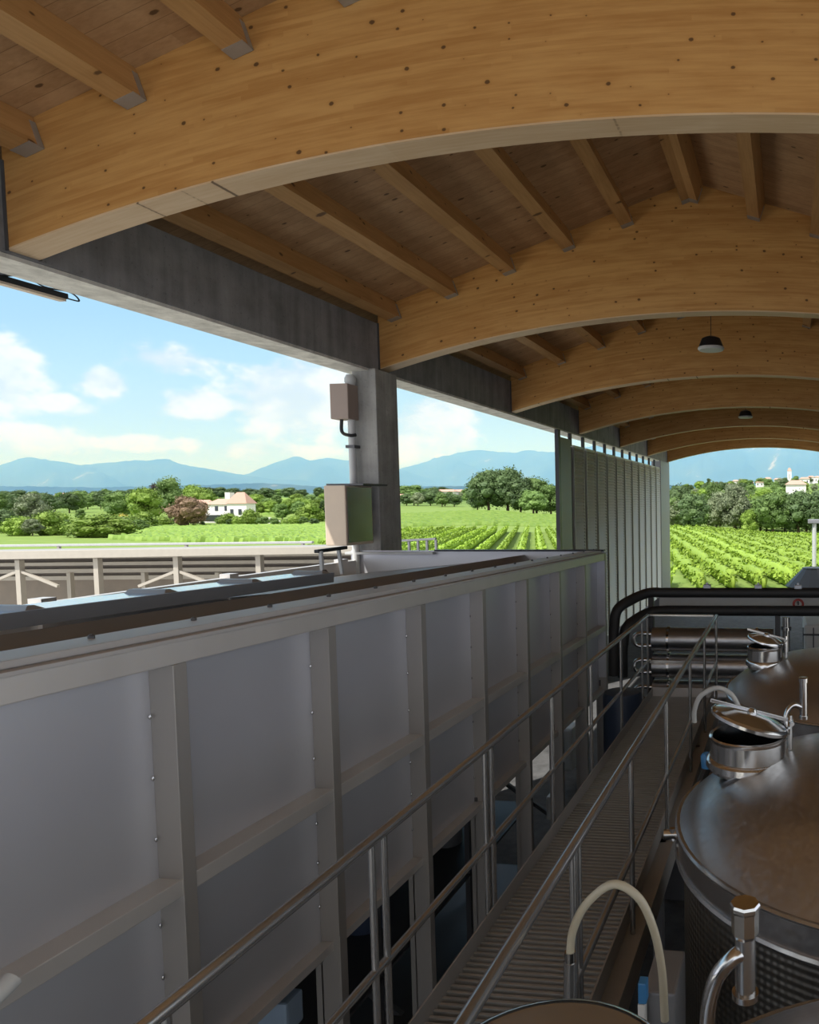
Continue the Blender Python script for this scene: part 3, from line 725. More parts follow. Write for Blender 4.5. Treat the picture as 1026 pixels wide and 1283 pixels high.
# ------------------------------------------------------------------ tanks
def tank(cx, cy, label, mr=.23, mz=-1.4, lid_tilt=True, moff=(-.80, .15)):
    t = thing('wine_tank', (cx, cy, -6), label, 'tank', 'stainless wine tanks beside the walkway')
    R = 1.19; zs = -1.80
    prof = [(R*(1-i/22), zs+.32*(1-(1-i/22)**3.6)) for i in range(1, 23)]
    prof[-1] = (.002, prof[-1][1])
    mb = MB().lathe([(R, zs-.15), (R, zs)]+prof, (cx, cy, 0), 72); mb.build('dome', 'tank', t, smooth=True)
    mb = MB().lathe([(R+.002, zs-.012), (R+.016, zs-.01), (R+.018, zs), (R+.008, zs+.01), (R-.015, zs+.008)], (cx, cy, 0), 72, cap=False); mb.build('shoulder_seam', 'rail_steel', t, smooth=True)
    mb = MB().lathe([(R-.06, zs-.18), (R+.012, zs-.175), (R+.02, zs-.16), (R+.012, zs-.145), (R-.06, zs-.145)], (cx, cy, 0), 72, cap=False); mb.build('jacket_ring', 'rail_steel', t, smooth=True)
    mb = MB().lathe([(R-.035, -5.5), (R-.03, zs-.17)], (cx, cy, 0), 72, cap=False); mb.build('cooling_jacket', 'dimple', t, smooth=True)
    mb = MB().lathe([(.3, -5.75), (R-.05, -5.5)], (cx, cy, 0), 48); mb.build('bottom_cone', 'tank', t, smooth=True)
    for k in range(3):
        a = .6+k*2.094; x, y = cx+.95*math.cos(a), cy+.95*math.sin(a); MB().tube([(x, y, -6), (x, y, -5.5)], .05, 10).build('leg', 'frame_steel', t, smooth=True)
    mx, my = cx+moff[0], cy+moff[1]
    # manhole: collar, flange on the dome, tilted lid, handle, clamp
    mb = MB().lathe([(mr*.985, mz-.2), (mr*.985, mz)], (mx, my, 0), 48, cap=False).lathe([(mr*.93, mz-.2), (mr*.93, mz)], (mx, my, 0), 48, cap=False); mb.build('manhole_collar', 'polish', t, smooth=True)
    mb = MB().lathe([(mr*.985, mz-.018), (mr*1.01, mz-.012), (mr*1.015, mz+.004), (mr*.97, mz+.012), (mr*.92, mz+.004), (mr*.92, mz-.012)], (mx, my, 0), 48, cap=False); mb.build('manhole_rim', 'polish', t, smooth=True)
    mb = MB().lathe([(mr*1.10, mz-.17), (mr*1.09, mz-.135), (mr*1.03, mz-.122), (mr*.98, mz-.118)], (mx, my, 0), 48, cap=False); mb.build('manhole_flange', 'polish', t, smooth=True)
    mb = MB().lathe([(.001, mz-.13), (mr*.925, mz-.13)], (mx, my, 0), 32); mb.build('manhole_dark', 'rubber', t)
    return t, mx, my
def manhole_lid(t, mx, my, mr, mz, hinge, tilt, m='polish'):
    # lid hinged at the rim point 'hinge' (angle), raised by 'tilt' radians
    ax = Vector((-math.sin(hinge), math.cos(hinge), 0)); hp = Vector((mx+mr*math.cos(hinge), my+mr*math.sin(hinge), mz+.02))
    rot = Matrix.Rotation(tilt, 3, ax)
    c = hp+rot @ Vector((-mr*math.cos(hinge), -mr*math.sin(hinge), 0))
    MB().lathe([(mr*1.02, -.012), (mr*1.03, .006), (mr*.99, .02), (mr*.9, .022), (mr*.5, .045), (.002, .052)], c, 44, rot).build('manhole_lid', m, t, smooth=True)
    rim = MB().lathe([(mr*1.0, -.016), (mr*1.045, -.01), (mr*1.05, .008), (mr*1.0, .022), (mr*.97, .024)], c, 44, rot, cap=False)
    lid = t.children[-1] if t.children[-1].name.startswith('manhole_lid') else [q for q in t.children if q.name.startswith('manhole_lid')][-1]
    rim.build('lid_rim', 'polish', lid, smooth=True)
    MB().lathe([(.03, .045), (.032, .06), (.02, .075), (.002, .078)], c, 16, rot).build('lid_knob', 'polish', lid, smooth=True)
    d = Vector((math.cos(hinge), math.sin(hinge), 0))
    a0 = hp+rot @ Vector((-d*mr*2.15)); 
    MB().bar(a0+rot @ Vector((0, 0, .06)), hp+rot @ Vector((0, 0, .055))+d*.03, .012, .022).build('lid_arm', 'rail_steel', lid, bevel=.003)
    MB().tube([hp+d*.03+Vector((0, 0, -.12)), hp+d*.03+Vector((0, 0, .09))], .016, 8).tube([hp+d*.03-ax*.05+Vector((0, 0, .05)), hp+d*.03+ax*.05+Vector((0, 0, .05))], .014, 8).build('hinge', 'polish', t, smooth=True)
t1, mx, my = tank(.56, 4.1, 'marbled stainless wine tank with open round manhole, the second one away')
manhole_lid(t1, mx, my, .23, -1.4, .25, .30)
t2, mx2, my2 = tank(.60, 6.9, 'farther stainless wine tank with raised manhole lid, near the black pipes', .172, -1.40, moff=(-.82, .0))
manhole_lid(t2, mx2, my2, .172, -1.4, -.1, .24)
t0, mx0, my0 = tank(.56, 1.42, 'nearest wine tank, only its rim and manhole lid at the bottom edge', .30, -1.46, moff=(-1.0, .12))
manhole_lid(t0, -.56, 1.57, .31, -1.43, .25, .03, 'rail_steel')
# extra lower fittings
def vent(x, y, ztop, zbot, s, label, elbow):
    t = thing('vent_pipe', (x, y, zbot), label, 'pipe', 'vent pipes on the tanks')
    MB().lathe([(.002, ztop), (.046*s, ztop), (.05*s, ztop-.008), (.05*s, ztop-.02), (.045*s, ztop-.028), (.045*s, ztop-.10*s), (.036*s, ztop-.115*s)], (x, y, 0), 8).build('cap', 'polish', t)
    MB().tube([(x, y, ztop-.08*s), (x, y, zbot)], .034*s, 16).build('riser', 'rail_steel', t, smooth=True)
    MB().lathe([(.038*s, zbot), (.044*s, zbot), (.044*s, zbot+.02), (.038*s, zbot+.02)], (x, y, 0), 16).build('foot_ring', 'polish', t, smooth=True)
    MB().tube(bez([Vector((x, y, (ztop*.45+zbot*.55)))]+[Vector((x, y, 0))+Vector(q) for q in elbow], 8), .026*s, 14).build('elbow', 'polish', t, smooth=True)
    return t
vent(-.14, 2.27, -1.30, -1.62, 1., 'hexagonal capped stainless vent pipe with curved elbow at the bottom right', [(-.03, -.02, -1.47), (-.085, -.03, -1.53), (-.115, -.03, -1.62), (-.125, -.03, -1.72)])
v1 = thing('sight_tube', (.11, 5.2, -1.7), 'slim upright steel tube with valve between the two open manholes', 'pipe')
MB().tube([(.11, 5.2, -1.30), (.11, 5.2, -1.56)], .028, 12).build('tube', 'polish', v1, smooth=True)
MB().tube(bez([(.11, 5.2, -1.50), (.03, 5.15, -1.47), (-.02, 5.12, -1.55), (.0, 5.1, -1.66)]), .018, 10).build('elbow', 'polish', v1, smooth=True)
MB().lathe([(.034, -1.31), (.034, -1.28), (.02, -1.275)], (.11, 5.2, 0), 12).lathe([(.034, -1.58), (.034, -1.555)], (.11, 5.2, 0), 12).build('clamp', 'polish', v1, smooth=True)
v2 = thing('tank_valve', (-.8, 4.35, -1.95), 'small steel valve on the side of the second tank', 'valve')
p = at(838, 1046, 1, 4.0)
MB().tube([p+Vector((-.03, 0, 0)), p+Vector((.1, .02, 0))], .03, 10).tube([p+Vector((.02, 0, -.03)), p+Vector((.02, 0, .04))], .018, 8).build('valve_body', 'polish', v2, smooth=True)

# hoses
pts = [at(x, y, 1, 2.55) for x, y in ((714, 1195), (718, 1165), (735, 1132), (768, 1108), (800, 1125), (819, 1165), (829, 1215), (833, 1278))]
t = thing('hose', (pts[0].x, 2.55, pts[-1].z), 'cream translucent hose bent in an arch over the nearest tank', 'hose')
MB().tube(bez(pts), .016, 12).build('tubing', 'hose', t, smooth=True)
MB().tube([at(714, 1192, 1, 2.55), at(714, 1212, 1, 2.55)], .021, 12).build('clip', 'polish', t, smooth=True)
MB().tube([at(714, 1205, 1, 2.55), at(714, 1283, 1, 2.55)], .024, 12).build('socket', 'rail_steel', t, smooth=True)
pts = [at(x, y, 1, 5.6) for x, y in ((870, 905), (870, 890), (878, 872), (898, 862), (916, 870), (926, 888), (928, 905))]
t = thing('hose', (pts[0].x, 5.6, pts[-1].z), 'grey hose arching beside the far posts of the right handrail', 'hose')
MB().tube(bez(pts), .02, 10).build('tubing', 'light_grey', t, smooth=True)
p = at(886, 953, 1, 4.6)
o = MB().lathe([(.0, -.05), (.04, -.045), (.045, .03), (.03, .05)], p, 12).build('cap', 'blue', smooth=True); tag(o, 'small blue plastic cap beside the open manhole of the second tank', 'cap')
p0 = at(886, 960, 1, 4.6); p1 = at(868, 1005, 1, 4.5)
o = MB().tube([p0, p1], .03, 8).build('hose_end', 'rubber', smooth=True); tag(o, 'dark hose end hanging under the blue cap beside the walkway', 'hose')
b = boxpx(806, 846, 1246, 1283, 2.9, .3)
t = thing('filter_box', ((b[0]+b[1])/2, 3.0, b[4]-.2), 'pale box with a blue clip standing between walkway and nearest tank', 'box')
MB().box(b[0], b[1], b[2], b[3], b[4]-.3, b[5]).build('body', 'grey_paint', t, bevel=.01)
p = at(805, 1243, 1, 2.86); MB().box(p.x-.016, p.x+.02, 2.84, 2.89, p.z-.04, p.z+.05).build('clip', 'blue', t, bevel=.006)
MB().box(p.x-.018, p.x+.012, 2.84, 2.89, p.z-.16, p.z-.042).build('clip_base', 'white', t, bevel=.004)

# ------------------------------------------------------------------ black pipes, heat exchangers and the far end of the walkway
Yp = 10.2
t = thing('insulated_pipe', (-1.0, Yp, -6), 'upper black insulated pipe bending down beside the hopper end', 'pipe')
zu, zl = at(900, 742, 1, Yp).z, at(900, 764, 1, Yp).z
def pq(*l): return [at(x, y, 1, Y) for x, y, Y in l]
MB().tube([(3.6, Yp, zu+.02)]+bez(pq((830, 742.5, Yp), (812, 743, Yp-.05), (790, 752, Yp-.3), (773, 765, Yp-.5), (769, 790, Yp-.55)), 6)+pq((769, 846, Yp-.55)), .072, 18).build('pipe', 'black', t, smooth=True)
t = thing('insulated_pipe', (-1.0, Yp+.05, -6), 'lower black insulated pipe running level below the upper one', 'pipe')
MB().tube([(3.6, Yp, zl+.02)]+bez(pq((835, 765, Yp), (815, 767, Yp-.05), (797, 776, Yp-.25), (784, 788, Yp-.4), (780, 812, Yp-.45)), 6)+pq((780, 848, Yp-.45)), .074, 18).build('pipe', 'black', t, smooth=True)
for i, (x, lab) in enumerate(((-1.15, 'left'), (-.42, 'middle'), (.14, 'right'))):
    t = thing('pipe_clamp', (x, Yp, zu+.07), f'small grey clamp on top of the upper black pipe, {lab} one', 'clamp', 'clamps on the upper pipe')
    MB().box(x-.05, x+.05, Yp-.06, Yp+.06, zu+.06, zu+.11).box(x-.015, x+.015, Yp-.02, Yp+.02, zu+.11, zu+.14).build('bracket', 'galv', t, bevel=.006)
o = MB().box(-1.95, 1.6, 10.75, 10.95, -1.62, -1.42).build('cable_tray', 'light_grey', bevel=.01); tag(o, 'light grey cable tray seen between the two black pipes', 'tray')
t = thing('pipe_rack', (-1.2, 11.0, -6), 'dark steel rack carrying the horizontal exchanger tubes', 'rack')
for x in (-2.2, -.2, 1.4): MB().box(x, x+.08, 11.15, 11.25, -6, -1.45).build('upright', 'dark_steel', t)
MB().box(-2.2, 1.48, 11.15, 11.22, -1.75, -1.66).box(-2.2, 1.48, 11.15, 11.22, -3.3, -3.2).build('crossbar', 'dark_steel', t)
HX = [(-2.12, .185, 'top'), (-2.53, .185, 'middle'), (-2.95, .19, 'bottom')]
for i, (z, r, nm) in enumerate(HX):
    x0, x1 = -2.08, -.22
    t = thing('exchanger_tube', ((x0+x1)/2, 10.9, z-r), f'{nm} stainless exchanger tube lying crosswise behind the walkway end', 'tube', 'exchanger tubes')
    MB().tube([(x0, 10.9, z), (x1, 10.9, z)], r, 28).build('shell', 'tank', t, smooth=True)
    MB().lathe([(r+.015, -.02), (r+.015, .02)], (x0+.25, 10.9, z), 24, Matrix.Rotation(math.pi/2, 3, 'Y')).lathe([(r+.015, -.02), (r+.015, .02)], (x1-.25, 10.9, z), 24, Matrix.Rotation(math.pi/2, 3, 'Y')).build('band', 'polish', t, smooth=True)
    MB().tube(bez([(x0+.02, 10.85, z+.09), (x0-.22, 10.82, z+.09), (x0-.28, 10.8, z), (x0-.22, 10.82, z-.09), (x0+.02, 10.85, z-.09)]), .035, 10).build('return_bend', 'polish', t, smooth=True)
o = MB().lathe([(.26, -4.0), (.28, -3.9), (.28, -2.75), (.26, -2.7), (.002, -2.68)], (-2.35, 9.95, 0), 24).build('drum', 'dark_blue', smooth=True); tag(o, 'dark blue drum beside the far left end of the walkway', 'drum')
t = thing('pump_stand', (-2.35, 9.95, -6), 'dark stand carrying the blue drum beside the walkway', 'stand')
MB().box(-2.65, -2.05, 9.65, 10.25, -4.06, -4.0).build('top_plate', 'dark_steel', t)
for x in (-2.6, -2.1):
    for y in (9.7, 10.2): MB().box(x-.025, x+.025, y-.025, y+.025, -6, -4.06).build('leg', 'dark_steel', t)
t = thing('hand_valve', (.12, 10.4, -1.6), 'small red valve wheel between the two black pipes', 'valve')
p = at(1000, 757, 1, 10.45)
MB().lathe([(.07, -.01), (.085, 0), (.07, .01), (.05, 0)], p, 16, Matrix.Rotation(1.2, 3, 'X'), cap=False).build('wheel', 'red', t, smooth=True)
MB().tube([p, p+Vector((0, .25, .0))], .015, 8).build('stem', 'dark_steel', t)
t = thing('pump', (-1.2, 10.5, -6), 'dark pump unit on the floor below the exchanger tubes', 'pump')
MB().box(-1.9, -.4, 10.4, 11.0, -6, -3.6).build('housing', 'dark_steel', t, bevel=.03)
MB().tube([(-1.7, 10.35, -3.4), (-.7, 10.35, -3.4)], .16, 18).build('motor', 'grey_paint', t, smooth=True)
# riser fittings right of the far tank
t = thing('pipe_riser', (.05, 10.6, -6), 'upright steel pipe with elbows below the black pipes', 'pipe')
a = at(985, 800, 1, 9.6)
MB().tube([(a.x, 9.6, -6), (a.x, 9.6, -1.55)], .05, 12).build('pipe', 'rail_steel', t, smooth=True)
MB().tube(bez([(a.x, 9.6, -1.9), (a.x-.12, 9.5, -2.0), (a.x-.18, 9.5, -2.2)]), .04, 10).build('elbow', 'polish', t, smooth=True)
MB().lathe([(.07, -1.72), (.07, -1.68)], (a.x, 9.6, 0), 14).build('flange', 'polish', t, smooth=True)
MB().lathe([(.07, -2.1), (.07, -2.06)], (a.x, 9.6, 0), 14).build('flange', 'polish', t, smooth=True)
t = thing('white_container', (.75, 14.5, -6), 'white caged container in daylight behind the far tank', 'container')
MB().box(.3, 1.9, 14, 15.2, -6, -2.4).build('bottle', 'white', t, bevel=.06)
mb = MB()
for k in range(9): mb.box(.28+k*.2, .30+k*.2, 13.96, 13.98, -6, -2.45)
for z in (-2.6, -3.1, -3.6, -4.2): mb.box(.28, 1.9, 13.94, 13.97, z, z+.03)
mb.build('cage', 'dark_steel', t)

# ------------------------------------------------------------------ things in the dark under the hopper
def under(px, py, X, w, h, dpt, m, name, label, cat):
    p = at(px, py, 0, X)
    o = MB().box(X-dpt, X, p.y-w/2, p.y+w/2, p.z-h/2, p.z+h/2).build(name, m, bevel=min(w, h)*.12); tag(o, label, cat); return p
p = under(565, 1092, -4.3, .42, .22, .4, 'pale_blue', 'plastic_sack', 'pale blue plastic sack in the dark under the hopper', 'sack')
q1 = under(370, 1268, -3.9, .20, .26, .3, 'pale_blue', 'plastic_jug', 'pale blue jug under the hopper near the bottom edge', 'jug')
q2 = under(640, 1100, -4.6, .16, .34, .2, 'light_grey', 'plastic_canister', 'grey white canister under the hopper behind the sack', 'canister')
q3 = under(722, 935, -4.4, .5, .9, .5, 'light_grey', 'control_cabinet', 'grey white control cabinet under the far end of the hopper', 'cabinet')
q4 = under(705, 1010, -3.8, .25, .4, .25, 'white', 'spray_can', 'small white tub under the far end of the hopper', 'tub')
t = thing('storage_rack', (-4.4, 6.0, -6), 'dark steel storage rack standing under the hopper', 'rack')
for y in (2.2, 4.1, 6.0, 7.9, 9.8):
    for x in (-3.75, -5.1): MB().box(x-.03, x+.03, y-.03, y+.03, -6, -3.15).build('upright', 'dark_steel', t)
shelf_z = [p.z-.13, q3.z-.47]
for z in (-4.35, -5.3): MB().box(-5.15, -3.72, 2.1, 9.9, z-.03, z).build('shelf', 'dark_steel', t)
for i, (y, r, m, lab) in enumerate(((3.0, .2, 'grey_paint', 'left'), (6.8, .22, 'dark_blue', 'middle'), (8.6, .18, 'grey_paint', 'right'))):
    o = MB().lathe([(r, -4.35), (r, -3.9), (r*.7, -3.8), (r*.7, -3.72)], (-4.35, y, 0), 20).build('can', m, smooth=True); tag(o, f'dull metal can on the rack under the hopper, {lab} one', 'can', 'cans on the dark rack')

# ------------------------------------------------------------------ neighbouring canopy on the left
Yc = 17.0
def cz(px, py): return at(px, py, 1, Yc).z
t = thing('canopy', (-14, Yc+2, -6), 'low neighbouring canopy with cream fascia, posts and braces', 'canopy')
def cy(px): return Yc
xa, xb = at(-150, 700, 1, Yc).x, at(460, 690, 1, Yc).x
ztop, zbot = cz(0, 693), cz(0, 704)
z2t, z2b = cz(400, 684), cz(400, 693)
def zc(px, a, b): return a+(b-a)*px/400
mb = MB(); mb.hexa([(xa, Yc, zbot), (xb, Yc, z2b), (xb, Yc+.15, z2b), (xa, Yc+.15, zbot)], [(xa, Yc, ztop), (xb, Yc, z2t), (xb, Yc+.15, z2t), (xa, Yc+.15, ztop)]); mb.build('fascia', 'cream', t, bevel=.01)
mb = MB(); mb.hexa([(xa, Yc+.15, ztop-.1), (xb, Yc+.15, z2t-.1), (xb-1.3, Yc+3.0, z2t-.22), (xa-4, Yc+3.0, ztop-.26)], [(xa, Yc+.15, ztop-.02), (xb, Yc+.15, z2t-.02), (xb-1.3, Yc+3.0, z2t-.12), (xa-4, Yc+3.0, ztop-.16)]); mb.build('roof_sheet', 'roof_sheet', t)
Yg = Yc+4.0; ga, gb = at(-60, 684.5, 1, Yg), at(392, 679.5, 1, Yg)
MB().bar(ga, gb, .1, .075).build('gutter', 'light_grey', t, bevel=.01)
for px in (-60, 80, 240, 380):
    g = ga+(gb-ga)*((px+60)/452); MB().box(g.x-.04, g.x+.04, Yg-.04, Yg+.04, -6, g.z-.03).build('gutter_post', 'cream', t)
posts = [(-72, None), (24, 1), (122, None), (222, 1), (325, None)]
for px, br in posts:
    x = at(px, 720, 1, Yc+.2).x; MB().box(x-.07, x+.07, Yc+.16, Yc+.3, -6, zc(px, zbot, z2b)+.02).build('post', 'cream', t)
mb = MB()
for px, br in posts:
    if br:
        zz = cz(px, 716); x = at(px, 720, 1, Yc+.2).x
        for s in (-1, 1): MB().bar((x, Yc+.22, zz), (x+s*1.15, Yc+.22, zz-.42), .07, .07).build('brace', 'cream', t)
for px in (90, 183, 275):
    x = at(px, 725, 1, Yc+1.6).x; MB().box(x-.06, x+.06, Yc+1.5, Yc+1.62, -6, cz(px, 720)-.1).build('inner_post', 'cream', t)
for k, (py, h) in enumerate(((709, .10), (719, .10), (729, .12), (739, .12))):
    a, b2 = cz(0, py), cz(400, py-8)
    mb = MB(); mb.hexa([(xa-3, Yc+2.2, a-h/2), (xb, Yc+2.2, b2-h/2), (xb, Yc+2.35, b2-h/2), (xa-3, Yc+2.35, a-h/2)], [(xa-3, Yc+2.2, a+h/2), (xb, Yc+2.2, b2+h/2), (xb, Yc+2.35, b2+h/2), (xa-3, Yc+2.35, a+h/2)])
    mb.build('purlin', 'cream', t)
MB().box(xa-3, xb, Yc+2.4, Yc+2.5, -6, cz(300, 702)).build('rear_wall', 'brown_slab', t)
# little railing right of the column
t = thing('yard_railing', (-9.5, 21, -6), 'small grey railing seen just right of the concrete column', 'railing')
a, b2 = at(490, 678, 1, 20), at(546, 675, 1, 20)
MB().bar(a, b2, .08, .06).build('top_bar', 'grey_paint', t)
for k in range(6):
    g = a+(b2-a)*(k/5); MB().box(g.x-.03, g.x+.03, 19.97, 20.03, -6, g.z-.03).build('post', 'grey_paint', t)

# ------------------------------------------------------------------ vegetation
def crown_mesh(seed, mat, w, h, blobs, leaf, nleaf, zlow=.15, shape=1.):
    """crown (unit tree about h high) + trunk as parts of one proto"""
    r = random.Random(seed); mb = MB()
    cs = []
    for i in range(blobs):
        for _ in range(40):
            a = r.uniform(0, 6.283); u = r.random(); z = zlow+.12+(.80-zlow)*u
            prof = math.sin(math.pi*min(1, max(0, (z-zlow*.6)/(1.02-zlow*.6)))**shape)
            rad = w/2*prof*math.sqrt(r.random())*.8
            break
        cs.append((rad*math.cos(a), rad*math.sin(a), z*h, w*r.uniform(.13, .24)))
    bm = bmesh.new()
    for (x, y, z, q) in cs:
        res = bmesh.ops.create_icosphere(bm, subdivisions=2, radius=1)
        for v in res['verts']:
            k = q*(.74+r.uniform(-.2, .2)); v.co = Vector((x+v.co.x*k, y+v.co.y*k, z+v.co.z*k*.8))
    bm.verts.index_update()
    base = len(mb.v); mb.v += [tuple(v.co) for v in bm.verts]; mb.f += [tuple(v.index+base for v in f.verts) for f in bm.faces]; bm.free()
    for i in range(nleaf):
        x, y, z, q = r.choice(cs)
        d = Vector((r.gauss(0, 1), r.gauss(0, 1), r.gauss(.2, 1))).normalized(); p = Vector((x, y, z))+Vector((d.x, d.y, d.z*.8))*q*r.uniform(.75, 1.3)
        n = (d+Vector((r.gauss(0, .6), r.gauss(0, .6), r.gauss(0, .6)))).normalized(); a = n.orthogonal().normalized(); b = n.cross(a); s = leaf*r.uniform(.5, 1.2)
        o = len(mb.v); mb.v += [tuple(p+a*s), tuple(p+b*s*.6), tuple(p-a*s), tuple(p-b*s*.6)]; mb.f.append((o, o+1, o+2, o+3))
    return mb
PARK = (0, -40, -6)
PROTO = {}
def proto(key, seed, mat, w, h, blobs, leaf, nleaf, zlow=.15, shape=1., trunk=True):
    t = thing('tree', (0, 0, 0), 'x', 'tree')
    mb = crown_mesh(seed, mat, w, h, blobs, leaf, nleaf, zlow, shape); mb.build('crown', mat, t)
    if trunk: MB().tube([(0, 0, -.4), (0, 0, h*.3), (.1, 0, h*.6)], [w*.035, w*.03, w*.015], 8).build('trunk', 'bark', t, smooth=True)
    PROTO[key] = [t, False, h]
proto('dark', 1, 'leaf_dark', 9, 10, 57, 0.26, 6240)
proto('mid', 2, 'leaf_mid', 9, 10, 57, 0.25, 6240)
proto('mid2', 3, 'leaf_mid', 7, 10, 50, 0.25, 5760, .1, .8)
proto('olive', 4, 'leaf_olive', 8, 10, 55, 0.28, 6240, .12)
proto('bright', 5, 'leaf_bright', 9, 9, 55, 0.25, 6240, .08)
proto('dark2', 6, 'leaf_dark', 7.5, 10, 50, 0.25, 5760, .05)
proto('red', 7, 'leaf_red', 10, 8, 55, 0.28, 6240, .1)
proto('purple', 8, 'leaf_purple', 7, 10, 45, 0.25, 4800, .1)
proto('shrub', 9, 'leaf_bright', 8, 5, 37, 0.23, 4320, .0)
proto('yellow', 10, 'leaf_yellow', 9, 4.5, 37, 0.23, 3600, .0)
proto('poplar', 11, 'leaf_dark', 3.2, 11, 42, 0.22, 4800, .02, .7)
trnd = random.Random(5)
def tree(key, px, Y, hgt, label, wide=1., dz_=0., group=None, name='tree'):
    d = ray(px, YH); k = Y/d.y; x = d.x*k; z = ground(x, Y)+dz_
    P = PROTO[key]; s = hgt/P[2]; sc = (s*wide, s*wide, s)
    if not P[1]:
        o = P[0]; P[1] = True; o.location = (x, Y, z+H); o.rotation_euler = (0, 0, trnd.uniform(0, 6)); o.scale = sc; o['label'] = label
        if group: o['group'] = group
    else:
        o = copy_tree(P[0], (x, Y, z), label, rz=trnd.uniform(0, 6), scale=sc)
        if group: o['group'] = group
        elif 'group' in o: del o['group']
    return o
# clump of big trees right of the column
g = 'large dark trees on the vineyard crest'
for key, px, Y, hh, wd, lab in (('dark', 612, 318, 17, 1.0, 'large dark round tree, leftmost of the crest clump'), ('dark', 636, 322, 18.5, 1.0, 'tallest dark tree in the middle of the crest clump'), ('dark2', 652, 316, 15, 1.1, 'dark tree right of the tallest one in the crest clump'),
                                ('mid', 672, 324, 15, 1.0, 'mid green round tree near the right of the crest clump'), ('mid2', 690, 318, 12.5, 1.3, 'lower green tree beside the slatted wall, end of the crest clump'), ('dark', 598, 322, 11, .9, 'small dark tree at the left foot of the crest clump'), ('mid', 668, 306, 9.5, 1.3, 'low spreading green tree in front of the crest clump')):
    tree(key, px, Y, hh*1.1, lab, wd*1.08, group=g)
# left sector
tree('olive', 40, 168, 9.6, 'silvery grey tree at the left standing in the green field', .95)
tree('dark', 2, 150, 5.5, 'dark bush at the left frame edge above the canopy', 1.2)
tree('shrub', 62, 140, 4.6, 'yellowish green shrub at the foot of the silvery tree', 1.0)
tree('shrub', 22, 135, 3.6, 'light green shrub left of the silvery tree foot', 1.1)
tree('mid2', 100, 330, 5, 'small dark bush alone in the left field', 1.4)
tree('mid', 146, 330, 14, 'mid green round tree left of the bright tall one', 1.1)
tree('bright', 182, 325, 16, 'bright green spreading tree left of the villa', 1.0)
tree('mid', 211, 345, 21, 'tall green tree between the purple tree and villa', .8)
tree('purple', 198, 372, 19, 'dark purple leaved tree behind the bright green tree', .8)
tree('red', 234, 262, 11.5, 'reddish brown tree in front of the villa wing', .95)
tree('dark2', 318, 470, 9, 'small dark tree on the ridge above the villa roof', 1.0)
tree('bright', 255, 400, 15, 'light green tree behind the low villa wing', 1.2)
tree('bright', 240, 420, 17, 'bright green tree left of the villa tower, behind the wing', 1.0)
tree('shrub', 178, 255, 5.5, 'green shrub below the bright spreading tree', 1.3)
tree('shrub', 312, 290, 6, 'round shrub in front of the villa right corner', 1.0)
tree('shrub', 285, 285, 4.5, 'low shrub in front of the villa terrace', 1.3)
tree('yellow', 151, 225, 4.2, 'yellow flowering shrub below the left trees', 1.1, name='shrub')
tree('shrub', 392, 320, 8, 'round bright bush left of the beige cabinet', 1.1)
tree('poplar', 403, 322, 10, 'dark slim conifer against the beige cabinet edge', 1.0)
tree('mid2', 353, 345, 8, 'green tree right of the villa', 1.3)
tree('mid', 374, 352, 8.5, 'green tree between the villa and cabinet', 1.1)
gl = 'trees of the far belt across the left fields'
for i in range(34):
    px = -10+i*8.0+trnd.uniform(-3, 3)
    tree(trnd.choice(['dark', 'mid', 'dark2', 'dark']), px, trnd.uniform(430, 620), trnd.uniform(9, 15), 'tree in the dark green belt crossing the left fields', trnd.uniform(.9, 1.4), group=gl)
gs = 'hedgerow shrubs in the left fields'
for i in range(30):
    Y = trnd.uniform(130, 270)
    px = trnd.uniform(-8, 175)
    if 78 < px < 122: px += 48
    tree(trnd.choice(['shrub', 'mid', 'shrub', 'olive', 'mid2']), px, Y, trnd.uniform(2.0, 4.2), 'low shrub of the loose hedges in the left green field', trnd.uniform(1.2, 2.2), group=gs)
for i in range(16):
    tree(trnd.choice(['shrub', 'mid', 'dark2']), 185+i*14+trnd.uniform(-5, 5), trnd.uniform(270, 300), trnd.uniform(2.0, 3.6), 'low bush along the vineyard edge below the villa', trnd.uniform(1.2, 2.0), group='bushes below the villa')
gf = 'far trees on the plain under the mountains'
for i in range(60):
    px = -10+i*12+trnd.uniform(-6, 6)
    if 420 < px < 498: continue
    tree(trnd.choice(['dark', 'mid', 'dark2']), px, trnd.uniform(800, 1600), trnd.uniform(12, 18), 'far tree on the plain under the mountains', trnd.uniform(1.2, 2.2), group=gf)
gr = 'trees on the ridge right of the villa'
for i in range(15):
    px = 322+i*6+trnd.uniform(-2, 2)
    tree(trnd.choice(['bright', 'mid', 'bright']), px, trnd.uniform(385, 450), trnd.uniform(6, 9), 'bright tree on the green slope right of the villa', trnd.uniform(1., 1.5), group=gr)
gm = 'pale trees near the distant houses'
for i in range(16):
    px = 500+i*6.5+trnd.uniform(-3, 3)
    tree(trnd.choice(['olive', 'mid', 'olive', 'dark']), px, trnd.uniform(480, 800), trnd.uniform(8, 13), 'pale tree by the distant houses right of the column', trnd.uniform(1., 1.5), group=gm)
